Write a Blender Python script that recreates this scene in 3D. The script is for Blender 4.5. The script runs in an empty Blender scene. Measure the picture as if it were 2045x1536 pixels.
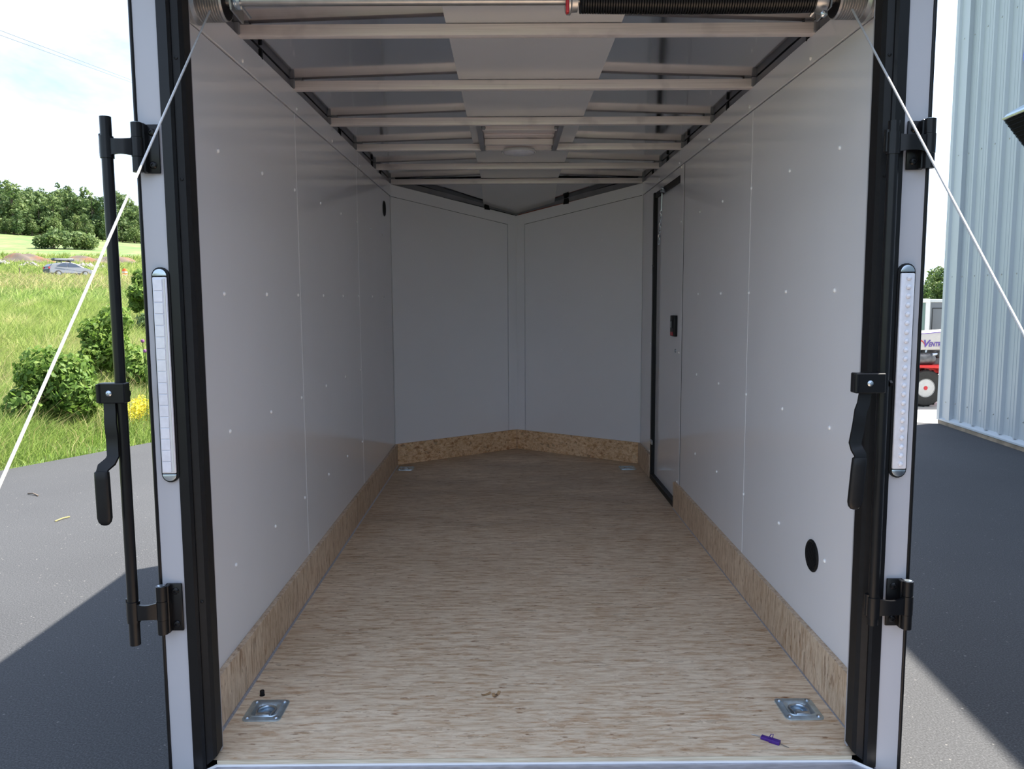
import bpy, bmesh, math, random
import numpy as np
from mathutils import Vector, Matrix
random.seed(7); rng = np.random.default_rng(7)
S = bpy.context.scene
COL = S.collection

# ------------------------------------------------------------------ camera
def build_camera():
    f, pitch, yaw, roll = 1597.2, -0.10635, 0.00375, 0.0055
    def ray(a, b):
        c, s = math.cos(roll), math.sin(roll); X = a*c+b*s; U = -a*s+b*c
        c, s = math.cos(pitch), math.sin(pitch); Y = c-U*s; Z = s+U*c
        c, s = math.cos(yaw), math.sin(yaw)
        return Vector((X*c+Y*s, -X*s+Y*c, Z))
    F = ray(0, 0); R = ray(1, 0)-F; U = ray(0, 1)-F
    cam = bpy.data.cameras.new('camera'); o = bpy.data.objects.new('camera', cam); COL.objects.link(o)
    cam.sensor_fit = 'HORIZONTAL'; cam.sensor_width = 36; cam.lens = f*36/2045
    cam.clip_start = 0.05; cam.clip_end = 2000
    m = Matrix((R, U, -F)).transposed().to_4x4(); m.translation = (-0.0598, -1.9065, 1.1505)
    o.matrix_world = m; S.camera = o
build_camera()
CAM = Vector((-0.0598, -1.9065, 1.1505))

# ------------------------------------------------------------------ light
SUNDIR = Vector((0.596, 0.30, 1.0)).normalized()
sd = bpy.data.lights.new('sun', 'SUN'); sd.energy = 21.0; sd.angle = math.radians(0.55); sd.color = (1.0, 0.94, 0.84)
so = bpy.data.objects.new('sun', sd); COL.objects.link(so)
so.rotation_euler = SUNDIR.to_track_quat('Z', 'Y').to_euler(); so.location = (6, 3, 12)
W = bpy.data.worlds.new('world'); S.world = W; W.use_nodes = True
nt = W.node_tree; nt.nodes.clear(); N = nt.nodes; L = nt.links
SKY_STRENGTH = 0.32
def build_world():
    tc = N.new('ShaderNodeTexCoord')
    sky = N.new('ShaderNodeTexSky'); sky.sky_type = 'NISHITA'; sky.sun_disc = False
    sky.sun_elevation = math.asin(SUNDIR.z); sky.sun_rotation = math.atan2(SUNDIR.x, SUNDIR.y)
    sky.air_density = 1.0; sky.dust_density = 1.5; sky.ozone_density = 1.5
    mp = N.new('ShaderNodeMapping'); mp.inputs['Scale'].default_value = (1, 1, 2.2); L.new(tc.outputs['Generated'], mp.inputs[0])
    n1 = N.new('ShaderNodeTexNoise'); n1.inputs['Scale'].default_value = 3.2; n1.inputs['Detail'].default_value = 9; n1.inputs['Roughness'].default_value = .55
    n1.inputs['Distortion'].default_value = .3
    L.new(mp.outputs[0], n1.inputs['Vector'])
    cr = N.new('ShaderNodeValToRGB'); cr.color_ramp.elements[0].position = .37; cr.color_ramp.elements[1].position = .62
    L.new(n1.outputs['Fac'], cr.inputs[0])
    mul = N.new('ShaderNodeMix'); mul.data_type = 'RGBA'; mul.blend_type = 'MULTIPLY'; mul.inputs[0].default_value = 1
    L.new(sky.outputs[0], mul.inputs[6]); mul.inputs[7].default_value = (SKY_STRENGTH,)*3+(1,)
    mx = N.new('ShaderNodeMix'); mx.data_type = 'RGBA'
    L.new(cr.outputs[0], mx.inputs[0]); L.new(mul.outputs[2], mx.inputs[6]); mx.inputs[7].default_value = (1.72, 2.02, 2.55, 1)
    bg = N.new('ShaderNodeBackground'); L.new(mx.outputs[2], bg.inputs[0]); bg.inputs[1].default_value = 1.0
    out = N.new('ShaderNodeOutputWorld'); L.new(bg.outputs[0], out.inputs[0])
build_world()
S.view_settings.view_transform = 'Standard'; S.view_settings.look = 'None'
S.view_settings.gamma = 1.0; S.view_settings.use_curve_mapping = False
S.view_settings.exposure = -0.06
S.cycles.use_denoising = True
S.cycles.max_bounces = 12; S.cycles.diffuse_bounces = 6; S.cycles.glossy_bounces = 5; S.cycles.caustics_reflective = True
S.cycles.sample_clamp_indirect = 8

# ------------------------------------------------------------------ materials
class M_:
    def __init__(s, name):
        s.m = bpy.data.materials.new(name); s.m.use_nodes = True
        s.t = s.m.node_tree; s.b = s.t.nodes['Principled BSDF']
    def n(s, typ, **kw):
        o = s.t.nodes.new(typ)
        for k, v in kw.items():
            if k in o.inputs.keys(): o.inputs[k].default_value = v
            else: setattr(o, k, v)
        return o
    def l(s, a, b): s.t.links.new(a, b)
    def coords(s, scale=(1, 1, 1), rot=(0, 0, 0), kind='Object'):
        tc = s.n('ShaderNodeTexCoord'); mp = s.n('ShaderNodeMapping'); mp.inputs['Scale'].default_value = scale; mp.inputs['Rotation'].default_value = rot
        s.l(tc.outputs[kind], mp.inputs[0]); return mp.outputs[0]
    def noise(s, vec, scale, detail=4, rough=.5, dist=0):
        o = s.n('ShaderNodeTexNoise', Scale=scale, Detail=detail, Roughness=rough, Distortion=dist); s.l(vec, o.inputs['Vector']); return o
    def ramp(s, fac, stops, interp='LINEAR'):
        o = s.n('ShaderNodeValToRGB'); e = o.color_ramp.elements; o.color_ramp.interpolation = interp
        while len(e) < len(stops): e.new(.5)
        for i, (p, c) in enumerate(stops): e[i].position = p; e[i].color = tuple(c)+(1,) if len(c) == 3 else c
        s.l(fac, o.inputs[0]); return o.outputs[0]
    def mix(s, fac, a, b, mode='MIX'):
        o = s.n('ShaderNodeMix', data_type='RGBA', blend_type=mode)
        for sock, v in ((o.inputs[0], fac), (o.inputs[6], a), (o.inputs[7], b)):
            if hasattr(v, 'links') or hasattr(v, 'is_linked'): s.l(v, sock)
            elif isinstance(v, (int, float)): sock.default_value = v
            else: sock.default_value = tuple(v)+(1,)
        return o.outputs[2]
    def bump(s, h, strength=.2, dist=.01):
        o = s.n('ShaderNodeBump', Strength=strength, Distance=dist); s.l(h, o.inputs['Height']); s.l(o.outputs[0], s.b.inputs['Normal'])
    def base(s, c):
        if hasattr(c, 'is_linked'): s.l(c, s.b.inputs['Base Color'])
        else: s.b.inputs['Base Color'].default_value = tuple(c)+(1,)
        return s
    def set(s, rough=.5, metal=0, spec=None, **kw):
        s.b.inputs['Roughness'].default_value = rough; s.b.inputs['Metallic'].default_value = metal
        if spec is not None: s.b.inputs['Specular IOR Level'].default_value = spec
        for k, v in kw.items(): s.b.inputs[k.replace('_', ' ')].default_value = v
        return s
MT = {}
def simple(name, c, rough=.5, metal=0, var=.08, vs=20, **kw):
    k = M_(name); v = k.coords()
    n = k.noise(v, vs, 4)
    c = np.array(c, float)
    k.base(k.ramp(n.outputs['Fac'], [(.3, tuple(np.clip(c*(1-var), 0, 1))), (.7, tuple(np.clip(c*(1+var), 0, 1)))]))
    k.set(rough, metal, **kw)
    if name == 'wall_white': k.b.inputs['Specular IOR Level'].default_value = .75
    if name == 'grille_dark': k.set(.95); k.b.inputs['Specular IOR Level'].default_value = .05
    if name.startswith('black'): k.b.inputs['Specular IOR Level'].default_value = .3
    MT[name] = k.m; return k
simple('wall_white', (.84, .84, .875), .11, 0, .012, 3)
simple('skin_white', (.72, .72, .75), .3, 0, .02, 3)
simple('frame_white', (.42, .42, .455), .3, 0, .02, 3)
simple('seam_white', (.8, .8, .82), .3, 0, .02, 3)
simple('black_metal', (.006, .006, .007), .30, 0, .15, 30)
simple('black_rubber', (.006, .006, .007), .5, 0, .2, 60)
simple('black_grip', (.007, .007, .008), .45, 0, .2, 60)
simple('dark_core', (.02, .02, .022), .7, 0, .1, 10)
simple('zinc', (.52, .58, .64), .3, 1, .12, 60)
simple('zinc_blue', (.56, .70, .82), .40, 1, .15, 40)
simple('galv', (.40, .40, .40), .35, 1, .12, 25)
simple('drum_metal', (.55, .53, .515), .38, 1, .08, 40)
simple('rail_dark', (.24, .24, .26), .4, .3, .1, 12)
simple('steel_cable', (.55, .55, .55), .5, .4, .1, 200)
simple('red_paint', (.5, .02, .03), .4)
simple('purple', (.055, .012, .20), .4, 0, .2, 300)
simple('rivet_white', (.96, .96, .96), .35, 0, .02)
simple('pale_lens', (.72, .72, .78), .15, 0, .06, 60, Coat_Weight=.5)
simple('white_plastic', (.6, .6, .59), .35, 0, .03)
simple('wire_red', (.35, .06, .03), .5)
def aluminium():
    k = M_('roof_aluminium'); v = k.coords((1.2, 1.2, 1)); n = k.noise(v, 1.6, 2)
    k.base((.58, .58, .605)); k.set(.10, 1); k.bump(n.outputs['Fac'], .06, .02); MT['roof_alu'] = k.m
    k = M_('center_strip'); v = k.coords((1, 1, 1)); n = k.noise(v, 2, 3)
    k.base(k.ramp(n.outputs['Fac'], [(.3, (.60, .60, .61)), (.7, (.65, .65, .66))])); k.set(.24, .25); k.bump(n.outputs['Fac'], .1, .01); MT['strip'] = k.m
    k = M_('bow_aluminium'); v = k.coords((1.5, 12, 120)); n = k.noise(v, 3, 5)
    v2 = k.coords((1, 1, 1)); n2 = k.noise(v2, 7, 3)
    a = k.ramp(n.outputs['Fac'], [(.3, (.74, .68, .66)), (.7, (.88, .81, .785))])
    b = k.ramp(n2.outputs['Fac'], [(.58, (1, 1, 1)), (.8, (.62, .60, .62))])
    k.base(k.mix(1.0, a, b, 'MULTIPLY')); k.set(.42, .35); MT['bow'] = k.m
    k = M_('sill_aluminium'); v = k.coords((4, 20, 4)); n = k.noise(v, 6, 5)
    k.base(k.ramp(n.outputs['Fac'], [(.3, (.42, .42, .47)), (.7, (.60, .60, .66))])); k.set(.42, .6); MT['sill'] = k.m
aluminium()
def osb(name, rotations, pale, mid, dark, red, stretch=7, scale=26, far_darken=False, soft=.6):
    k = M_(name)
    layers = []
    for i, (rz, ax) in enumerate(rotations):
        sc = [scale, scale, scale]; sc[ax] = scale/stretch
        v = k.coords(tuple(sc), rz)
        nz = k.noise(k.coords((5, 5, 5)), 4+i, 3)
        add = k.n('ShaderNodeVectorMath', operation='MULTIPLY_ADD'); k.l(nz.outputs['Color'], add.inputs[0]); add.inputs[1].default_value = (1.6, 1.6, 1.6); k.l(v, add.inputs[2])
        vo = k.n('ShaderNodeTexVoronoi', Scale=1.0, Randomness=1.0); k.l(add.outputs[0], vo.inputs['Vector'])
        sep = k.n('ShaderNodeSeparateColor'); k.l(vo.outputs['Color'], sep.inputs[0])
        c = k.ramp(sep.outputs[0], [(0.0, mid), (.25, pale), (.55, tuple((np.array(pale)+np.array(mid))/2)), (.80, mid), (.945, red), (.997, dark)])
        # fine fibre along each strand
        sc2 = [s*5 for s in sc]; sc2[ax] = sc[ax]*.9
        fb = k.noise(k.coords(tuple(sc2), rz), 1.0, 4, .6)
        c = k.mix(.75, c, k.ramp(fb.outputs['Fac'], [(.30, (.52, .44, .38)), (.5, (.96, .93, .90)), (.70, (1.16, 1.16, 1.15))]), 'MULTIPLY')
        layers.append((c, sep.outputs[1]))
    c = layers[0][0]
    for (c2, msk) in layers[1:]:
        f = k.ramp(msk, [(.45, (0, 0, 0)), (.5, (1, 1, 1))])
        c = k.mix(f, c, c2)
    # soft streaky strand mottling in two crossing grain directions
    pa, mi_, re_ = np.array(pale), np.array(mid), np.array(red)
    sm = None
    for i, (rz, ax) in enumerate(rotations[:2]):
        sc = [scale*1.0]*3; sc[ax] = scale/stretch*.8
        sn = k.noise(k.coords(tuple(sc), rz), 1.0, 6, .66, .5)
        cc = k.ramp(sn.outputs['Fac'], [(.33, tuple(re_*.62)), (.415, tuple(re_*1.05)), (.47, tuple(mi_)), (.53, tuple(pa*.97)), (.58, tuple(pa*1.05)), (.66, tuple(np.clip(pa*1.2, 0, .97)))])
        sel = k.noise(k.coords((9, 9, 9)), 1.0+i, 3); fsel = k.ramp(sel.outputs['Fac'], [(.42, (.15, .15, .15)), (.58, (.85, .85, .85))]); sm = cc if sm is None else k.mix(fsel, sm, cc)
    c = k.mix(soft, c, sm)
    big = k.noise(k.coords((1, 1.6, 1)), 1.3, 4)
    c = k.mix(1.0, c, k.ramp(big.outputs['Fac'], [(.3, (.86, .83, .80)), (.65, (1.05, 1.05, 1.06))]), 'MULTIPLY')
    # dark flecks
    sc = [80, 80, 80]; sc[rotations[0][1]] = 20
    fl = k.noise(k.coords(tuple(sc), rotations[0][0]), 1.0, 3, .6)
    c = k.mix(1.0, c, k.ramp(fl.outputs['Fac'], [(.29, (.42, .30, .22)), (.38, (1, 1, 1))]), 'MULTIPLY')
    if far_darken:   # patchy tone, darker from mid floor on towards the nose
        st = k.noise(k.coords((1.1, 2.2, 1)), 2.0, 5, .6)
        sp = k.n('ShaderNodeSeparateXYZ'); k.l(k.coords(), sp.inputs[0])
        gx = k.n('ShaderNodeMapRange'); gx.inputs[1].default_value = .9; gx.inputs[2].default_value = 2.4; k.l(sp.outputs[1], gx.inputs[0])
        mm = k.n('ShaderNodeMath', operation='MULTIPLY'); k.l(st.outputs['Fac'], mm.inputs[0]); k.l(gx.outputs[0], mm.inputs[1])
        c = k.mix(1.0, c, k.ramp(mm.outputs[0], [(.28, (1, 1, 1)), (.66, (.74, .72, .72))]), 'MULTIPLY')
    k.base(c); k.set(.55, 0); k.bump(layers[0][1], .12, .002); MT[name] = k.m
Z3 = (0, 0, 0)
osb('osb_floor', [(Z3, 0), ((0, 0, .5), 0), ((0, 0, -.45), 0)], (.83, .70, .535), (.67, .52, .365), (.22, .13, .07), (.54, .335, .19), 6, 70, True, .66)
osb('osb_kick_side', [((0, 0, 0), 2), ((.5, 0, 0), 2), ((-.4, 0, 0), 2)], (.74, .60, .45), (.60, .45, .31), (.22, .13, .075), (.44, .28, .17), 5, 75)
osb('osb_kick_front', [((0, .3, 0), 0), ((0, -.8, 0), 0), ((0, 1.3, 0), 0)], (.92, .70, .46), (.74, .47, .24), (.16, .08, .035), (.46, .21, .085), 3, 58, False, .5)
osb('osb_ramp', [(Z3, 0), ((0, 0, .5), 0)], (.62, .50, .39), (.50, .38, .27), (.20, .12, .07), (.40, .25, .16), 7, 30)
def ply_edge():
    k = M_('ply_edge'); v = k.coords((6, 6, 160)); n = k.noise(v, 2, 4)
    k.base(k.ramp(n.outputs['Fac'], [(.3, (.48, .38, .26)), (.7, (.72, .63, .48))])); k.set(.6); MT['ply_edge'] = k.m
ply_edge()
def ground_mats():
    k = M_('asphalt'); v = k.coords()
    n = k.noise(v, 130, 3, .7); n2 = k.noise(v, .7, 5)
    n3 = k.n('ShaderNodeTexVoronoi', Scale=150.0); k.l(v, n3.inputs['Vector'])
    c = k.ramp(n.outputs['Fac'], [(.28, (.012, .0128, .0145)), (.52, (.036, .0375, .0415)), (.72, (.075, .0765, .082))])
    c = k.mix(1, c, k.ramp(n2.outputs['Fac'], [(.3, (.85, .85, .86)), (.7, (1.1, 1.1, 1.09))]), 'MULTIPLY')
    # a few pale stones
    sep = k.n('ShaderNodeSeparateColor'); k.l(n3.outputs['Color'], sep.inputs[0])
    c = k.mix(k.ramp(sep.outputs[0], [(.996, (0, 0, 0)), (.998, (1, 1, 1))]), c, (.14, .135, .13))
    k.base(c); k.set(.85); k.bump(n.outputs['Fac'], .5, .004); MT['asphalt'] = k.m
    k = M_('concrete'); v = k.coords(); n = k.noise(v, 3, 6)
    k.base(k.ramp(n.outputs['Fac'], [(.3, (.29, .275, .25)), (.7, (.35, .335, .305))])); k.set(.8); MT['concrete'] = k.m
    k = M_('field'); v = k.coords(); n = k.noise(v, .22, 6, .6); n2 = k.noise(v, 3, 5, .7)
    c = k.ramp(n.outputs['Fac'], [(.32, (.065, .125, .030)), (.5, (.105, .155, .042)), (.68, (.18, .185, .075))])
    c = k.mix(1, c, k.ramp(n2.outputs['Fac'], [(.3, (.65, .65, .65)), (.7, (1.2, 1.2, 1.15))]), 'MULTIPLY')
    k.base(c); k.set(.9); MT['field'] = k.m
    k = M_('gravel'); v = k.coords(); n = k.noise(v, 20, 6, .6)
    k.base(k.ramp(n.outputs['Fac'], [(.3, (.17, .165, .155)), (.7, (.27, .26, .24))])); k.set(.9); MT['gravel'] = k.m
    k = M_('dirt'); v = k.coords(); n = k.noise(v, .35, 5, .6)
    k.base(k.ramp(n.outputs['Fac'], [(.44, (.075, .060, .050)), (.54, (.095, .065, .045)), (.60, (.15, .068, .033)), (.75, (.14, .06, .03))])); k.set(.9); MT['dirt'] = k.m
    simple('rubble', (.20, .19, .18), .9, 0, .35, 1.5)
ground_mats()
def leaf_mat(name, c1, c2, c3, trans=.35, nscale=.5, rand=.25):
    k = M_(name); v = k.coords(); n = k.noise(v, nscale, 3, .7)
    oi = k.n('ShaderNodeObjectInfo')
    c = k.ramp(n.outputs['Fac'], [(.3, c1), (.5, c2), (.7, c3)])
    hs = k.n('ShaderNodeHueSaturation'); k.l(c, hs.inputs['Color'])
    mr = k.n('ShaderNodeMapRange'); k.l(oi.outputs['Random'], mr.inputs[0]); mr.inputs[3].default_value = 1-rand; mr.inputs[4].default_value = 1+rand; k.l(mr.outputs[0], hs.inputs['Value'])
    mh = k.n('ShaderNodeMapRange'); k.l(oi.outputs['Random'], mh.inputs[0]); mh.inputs[3].default_value = .515; mh.inputs[4].default_value = .485; k.l(mh.outputs[0], hs.inputs['Hue'])
    k.l(hs.outputs[0], k.b.inputs['Base Color']); k.set(.6, 0, .25)
    tr = k.n('ShaderNodeBsdfTranslucent'); k.l(hs.outputs[0], tr.inputs[0])
    ms = k.n('ShaderNodeMixShader'); ms.inputs[0].default_value = trans
    k.l(k.b.outputs[0], ms.inputs[1]); k.l(tr.outputs[0], ms.inputs[2])
    k.l(ms.outputs[0], k.t.nodes['Material Output'].inputs[0]); MT[name] = k.m
leaf_mat('tree_leaf', (.065, .115, .040), (.10, .155, .050), (.16, .205, .07))
leaf_mat('bush_leaf', (.09, .16, .03), (.14, .23, .04), (.24, .30, .07), .45, 9)
leaf_mat('grass_blade', (.16, .25, .045), (.25, .33, .085), (.42, .41, .18), .5, .6, .05)
leaf_mat('straw_blade', (.30, .27, .10), (.38, .33, .15), (.46, .40, .22), .3, .8, .05)
leaf_mat('yellow_flower', (.55, .48, .03), (.65, .58, .04), (.72, .66, .08), .3, 9, .05)
leaf_mat('thistle', (.22, .08, .22), (.3, .12, .28), (.35, .2, .33), .3, 9, .05)
simple('wood_chip', (.36, .22, .11), .7, 0, .2, 60)
simple('bark', (.12, .09, .065), .9, 0, .25, 3)
simple('siding', (.38, .42, .445), .42, 0, .03, 1.2)
simple('siding_trim', (.40, .44, .47), .4, 0, .03, 1.2)
simple('base_rust', (.22, .17, .12), .7, 0, .4, 5)
simple('sign_blue', (.02, .07, .55), .35, 0, .03)
simple('grille_dark', (.012, .012, .014), .5, 0, .1)
simple('hood_metal', (.50, .62, .75), .3, .5, .05)
simple('tyre', (.02, .02, .02), .75, 0, .2, 30)
simple('tractor_white', (.50, .47, .45), .4, 0, .03)
simple('tractor_red', (.62, .02, .02), .3, 0, .05)
simple('engine_grey', (.12, .12, .13), .45, .6, .3, 20)
simple('logo_purple', (.10, .05, .30), .4)
simple('trailer_green', (.12, .19, .17), .3, 0, .05, 2)
simple('trailer_grey', (.16, .17, .19), .3, 0, .05, 2)
simple('car_silver', (.20, .21, .23), .3, .3, .03)
simple('car_glass', (.02, .03, .05), .1)
simple('car_dark', (.03, .035, .045), .4)
simple('barrel_orange', (.75, .13, .02), .5)
simple('barrel_white', (.5, .5, .5), .5)
simple('wire_grey', (.10, .10, .11), .6)

# ------------------------------------------------------------------ geometry helpers
class MB:
    def __init__(s): s.v = []; s.f = []; s.m = []
    def add(s, v, f, mi=0):
        o = len(s.v); s.v += [tuple(p) for p in v]; s.f += [tuple(i+o for i in q) for q in f]; s.m += [mi]*len(f); return s
    def box(s, x0, x1, y0, y1, z0, z1, mi=0, bev=0, seg=1):
        if bev:
            bm = bmesh.new(); bmesh.ops.create_cube(bm, size=1)
            for q in bm.verts: q.co = ((x0+x1)/2+q.co.x*(x1-x0), (y0+y1)/2+q.co.y*(y1-y0), (z0+z1)/2+q.co.z*(z1-z0))
            bmesh.ops.bevel(bm, geom=bm.edges[:], offset=bev, segments=seg, affect='EDGES', profile=.5)
            return s.bm(bm, mi)
        v = [(x, y, z) for x in (x0, x1) for y in (y0, y1) for z in (z0, z1)]
        return s.add(v, [(0, 1, 3, 2), (4, 6, 7, 5), (0, 4, 5, 1), (2, 3, 7, 6), (0, 2, 6, 4), (1, 5, 7, 3)], mi)
    def bm(s, bm, mi=0):
        bm.verts.index_update(); s.add([q.co[:] for q in bm.verts], [[q.index for q in f.verts] for f in bm.faces], mi); bm.free(); return s
    def prism(s, poly, d, mi=0, bev=0):
        """extrude a 3-D planar polygon by vector d"""
        n = len(poly); d = Vector(d)
        if bev:
            bm = bmesh.new(); a = [bm.verts.new(p) for p in poly]; f = bm.faces.new(a)
            r = bmesh.ops.extrude_face_region(bm, geom=[f]); vs = [e for e in r['geom'] if isinstance(e, bmesh.types.BMVert)]
            bmesh.ops.translate(bm, verts=vs, vec=d); bmesh.ops.recalc_face_normals(bm, faces=bm.faces[:])
            bmesh.ops.bevel(bm, geom=bm.edges[:], offset=bev, segments=2, affect='EDGES', profile=.5)
            return s.bm(bm, mi)
        v = [Vector(p) for p in poly]; v2 = [p+d for p in v]
        return s.add(v+v2, [tuple(range(n-1, -1, -1)), tuple(range(n, 2*n))]+[(i, (i+1) % n, n+(i+1) % n, n+i) for i in range(n)], mi)
    def tube(s, pts, r, n=8, mi=0, closed=False, caps=True):
        P = [Vector(p) for p in pts]; k = len(P); rr = r if hasattr(r, '__len__') else [r]*k
        T = []
        for i in range(k):
            a = P[(i-1) % k] if (closed or i > 0) else P[i]; b = P[(i+1) % k] if (closed or i < k-1) else P[i]
            T.append((b-a).normalized())
        u = T[0].orthogonal().normalized(); V = []
        for i in range(k):
            u = (u-T[i]*u.dot(T[i])).normalized(); w = T[i].cross(u)
            V += [P[i]+(u*math.cos(2*math.pi*j/n)+w*math.sin(2*math.pi*j/n))*rr[i] for j in range(n)]
        F = [(i*n+j, i*n+(j+1) % n, ((i+1) % k)*n+(j+1) % n, ((i+1) % k)*n+j) for i in range(k if closed else k-1) for j in range(n)]
        if caps and not closed: F += [tuple(range(n-1, -1, -1)), tuple((k-1)*n+j for j in range(n))]
        return s.add(V, F, mi)
    def cyl(s, a, b, r, n=16, mi=0, r2=None): return s.tube([a, b], [r, r if r2 is None else r2], n, mi)
    def lathe(s, prof, o, axis, n=24, mi=0, caps=True):
        """prof: (radius, height along axis)"""
        A = Vector(axis).normalized(); u = A.orthogonal().normalized(); w = A.cross(u); o = Vector(o); V = []
        for (r, h) in prof: V += [o+A*h+(u*math.cos(2*math.pi*j/n)+w*math.sin(2*math.pi*j/n))*r for j in range(n)]
        k = len(prof)
        F = [(i*n+j, i*n+(j+1) % n, (i+1)*n+(j+1) % n, (i+1)*n+j) for i in range(k-1) for j in range(n)]
        if caps and prof[0][0] > 0: F.append(tuple(range(n-1, -1, -1)))
        if caps and prof[-1][0] > 0: F.append(tuple((k-1)*n+j for j in range(n)))
        return s.add(V, F, mi)
    def build(s, name, mats, parent=None, smooth=True, local=False):
        me = bpy.data.meshes.new(name)
        off = Vector((0, 0, 0))
        if parent is not None and not local:
            q = parent
            while q is not None: off += Vector(q.location); q = q.parent
        me.from_pydata([(a-off.x, b-off.y, c-off.z) for a, b, c in s.v], [], s.f)
        mats = [mats] if isinstance(mats, str) else mats
        for q in mats: me.materials.append(MT[q])
        if len(mats) > 1: me.polygons.foreach_set('material_index', s.m)
        bm = bmesh.new(); bm.from_mesh(me); bmesh.ops.recalc_face_normals(bm, faces=bm.faces[:]); bm.to_mesh(me); bm.free()
        if smooth:
            me.shade_smooth(); me.set_sharp_from_angle(angle=math.radians(35))
        o = bpy.data.objects.new(name, me); COL.objects.link(o)
        if parent is not None: o.parent = parent
        return o
def tag(o, label=None, cat=None, group=None, kind=None):
    if label: o['label'] = label
    if cat: o['category'] = cat
    if group: o['group'] = group
    if kind: o['kind'] = kind
    return o
def thing(name, label, cat, loc=(0, 0, 0), group=None, kind=None):
    o = bpy.data.objects.new(name, None); COL.objects.link(o); o.location = loc; o.empty_display_size = .05
    return tag(o, label, cat, group, kind)
def dup_tree(o, parent=None):
    c = o.copy(); COL.objects.link(c)
    if parent is not None: c.parent = parent
    for ch in list(o.children): dup_tree(ch, c)
    return c
def np_mesh(name, V, quads, mat, parent=None, tris=False):
    me = bpy.data.meshes.new(name); V = np.asarray(V, np.float32); k = 3 if tris else 4
    Q = np.asarray(quads, np.int32).reshape(-1, k)
    me.vertices.add(len(V)); me.vertices.foreach_set('co', V.ravel())
    me.loops.add(Q.size); me.loops.foreach_set('vertex_index', Q.ravel())
    me.polygons.add(len(Q)); me.polygons.foreach_set('loop_start', np.arange(0, Q.size, k, dtype=np.int32))
    me.update(calc_edges=True); me.materials.append(MT[mat])
    o = bpy.data.objects.new(name, me); COL.objects.link(o)
    if parent is not None: o.parent = parent
    return o

# ------------------------------------------------------------------ dimensions of the trailer
HW = .856; LY = 3.604; AY = 4.218; ZS = 1.848; ZT = 1.930; ZB = 1.926; ZK = .148; G = -.5
RZ = 1.962          # underside of roof
def vy(x): return LY+(AY-LY)*(1-abs(x)/HW)

# ---- floor
DR = [(-.749, .240), (.748, .226), (-.768, 3.478), (.744, 3.455)]
def build_floor():
    fl = thing('floor', 'strand board floor inside the trailer', 'floor', (0, 0, 0), kind='structure')
    xs = sorted({-HW, 0, HW}|{round(c+e, 4) for c, _ in DR for e in (-.036, .036)}); ys = sorted({0, LY}|{round(c+e, 4) for _, c in DR for e in (-.036, .036)})
    m = MB()
    for i in range(len(xs)-1):
        for j in range(len(ys)-1):
            cx, cy = (xs[i]+xs[i+1])/2, (ys[j]+ys[j+1])/2
            if any(abs(cx-a) < .036 and abs(cy-b) < .036 for a, b in DR): continue
            m.add([(xs[i], ys[j], 0), (xs[i+1], ys[j], 0), (xs[i+1], ys[j+1], 0), (xs[i], ys[j+1], 0)], [(0, 1, 2, 3)])
    m.add([(-HW, LY, 0), (HW, LY, 0), (0, AY, 0)], [(0, 1, 2)])
    m.build('floor_board', 'osb_floor', fl, smooth=False)
    MB().box(-.80, .80, -.003, .0005, -.0125, -.0003).build('board_edge', 'ply_edge', fl, smooth=False)
    MB().prism([(-HW, .01, -.03), (HW, .01, -.03), (HW, LY, -.03), (0, AY, -.03), (-HW, LY, -.03)], (0, 0, -.10)).build('subfloor', 'dark_core', fl, smooth=False)
    # aluminium threshold
    sl = MB().prism([(-.80, -.003, -.013), (.80, -.003, -.013), (.88, -.10, -.015), (-.88, -.10, -.015)], (0, 0, -.015)).build('threshold', 'sill', fl, smooth=False)
    MB().box(-.80, .80, -.010, -.003, -.0135, -.0095, bev=.001).build('threshold_lip', 'seam_white', fl)
    for sx in (-1, 1):
        MB().tube([(sx*.80, -.006, -.012), (sx*.885, -.105, -.013)], .004, 6).build('threshold_edge', 'seam_white', fl)
    for sx, y1, bw in ((-1, 3.58, .0055), (1, 2.40, .003)):
        MB().prism([(sx*.8385, .01, 0), (sx*(.8385-bw), .01, 0), (sx*(.8385-bw*.4), .01, bw*.8), (sx*.8385, .01, bw)], (0, y1-.01, 0)).build('base_strip', 'sill', fl, smooth=False)
build_floor()

# ---- baseboards
def kick(name, label, pieces, mat):
    t = thing(name, label, 'baseboard', (0, 0, 0), kind='structure')
    for P in pieces: MB().prism(P, (0, 0, ZK), bev=.0012).build('kick_board', mat, t, smooth=False)
    return t
kick('baseboard_left', 'long strand board kick plate along the left wall', [[(-HW, .005, .0006), (-.839, .005, .0006), (-.839, LY-.006, .0006), (-HW, LY-.006, .0006)]], 'osb_kick_side')
kick('baseboard_right', 'strand board kick plate along the right wall, broken by the door', [[(.839, .005, .0006), (HW, .005, .0006), (HW, 2.405, .0006), (.839, 2.405, .0006)],
     [(.839, 3.172, .0006), (HW, 3.172, .0006), (HW, LY-.006, .0006), (.839, LY-.006, .0006)]], 'osb_kick_side')
kick('baseboard_front', 'orange strand board kick plate across the pointed nose', [[(-.838, LY-.004, .0006), (-.001, AY-.022, .0006), (-.001, AY-.002, .0006), (-.852, LY+.003, .0006)],
     [(.838, LY-.004, .0006), (.001, AY-.022, .0006), (.001, AY-.002, .0006), (.852, LY+.003, .0006)]], 'osb_kick_front')

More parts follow.
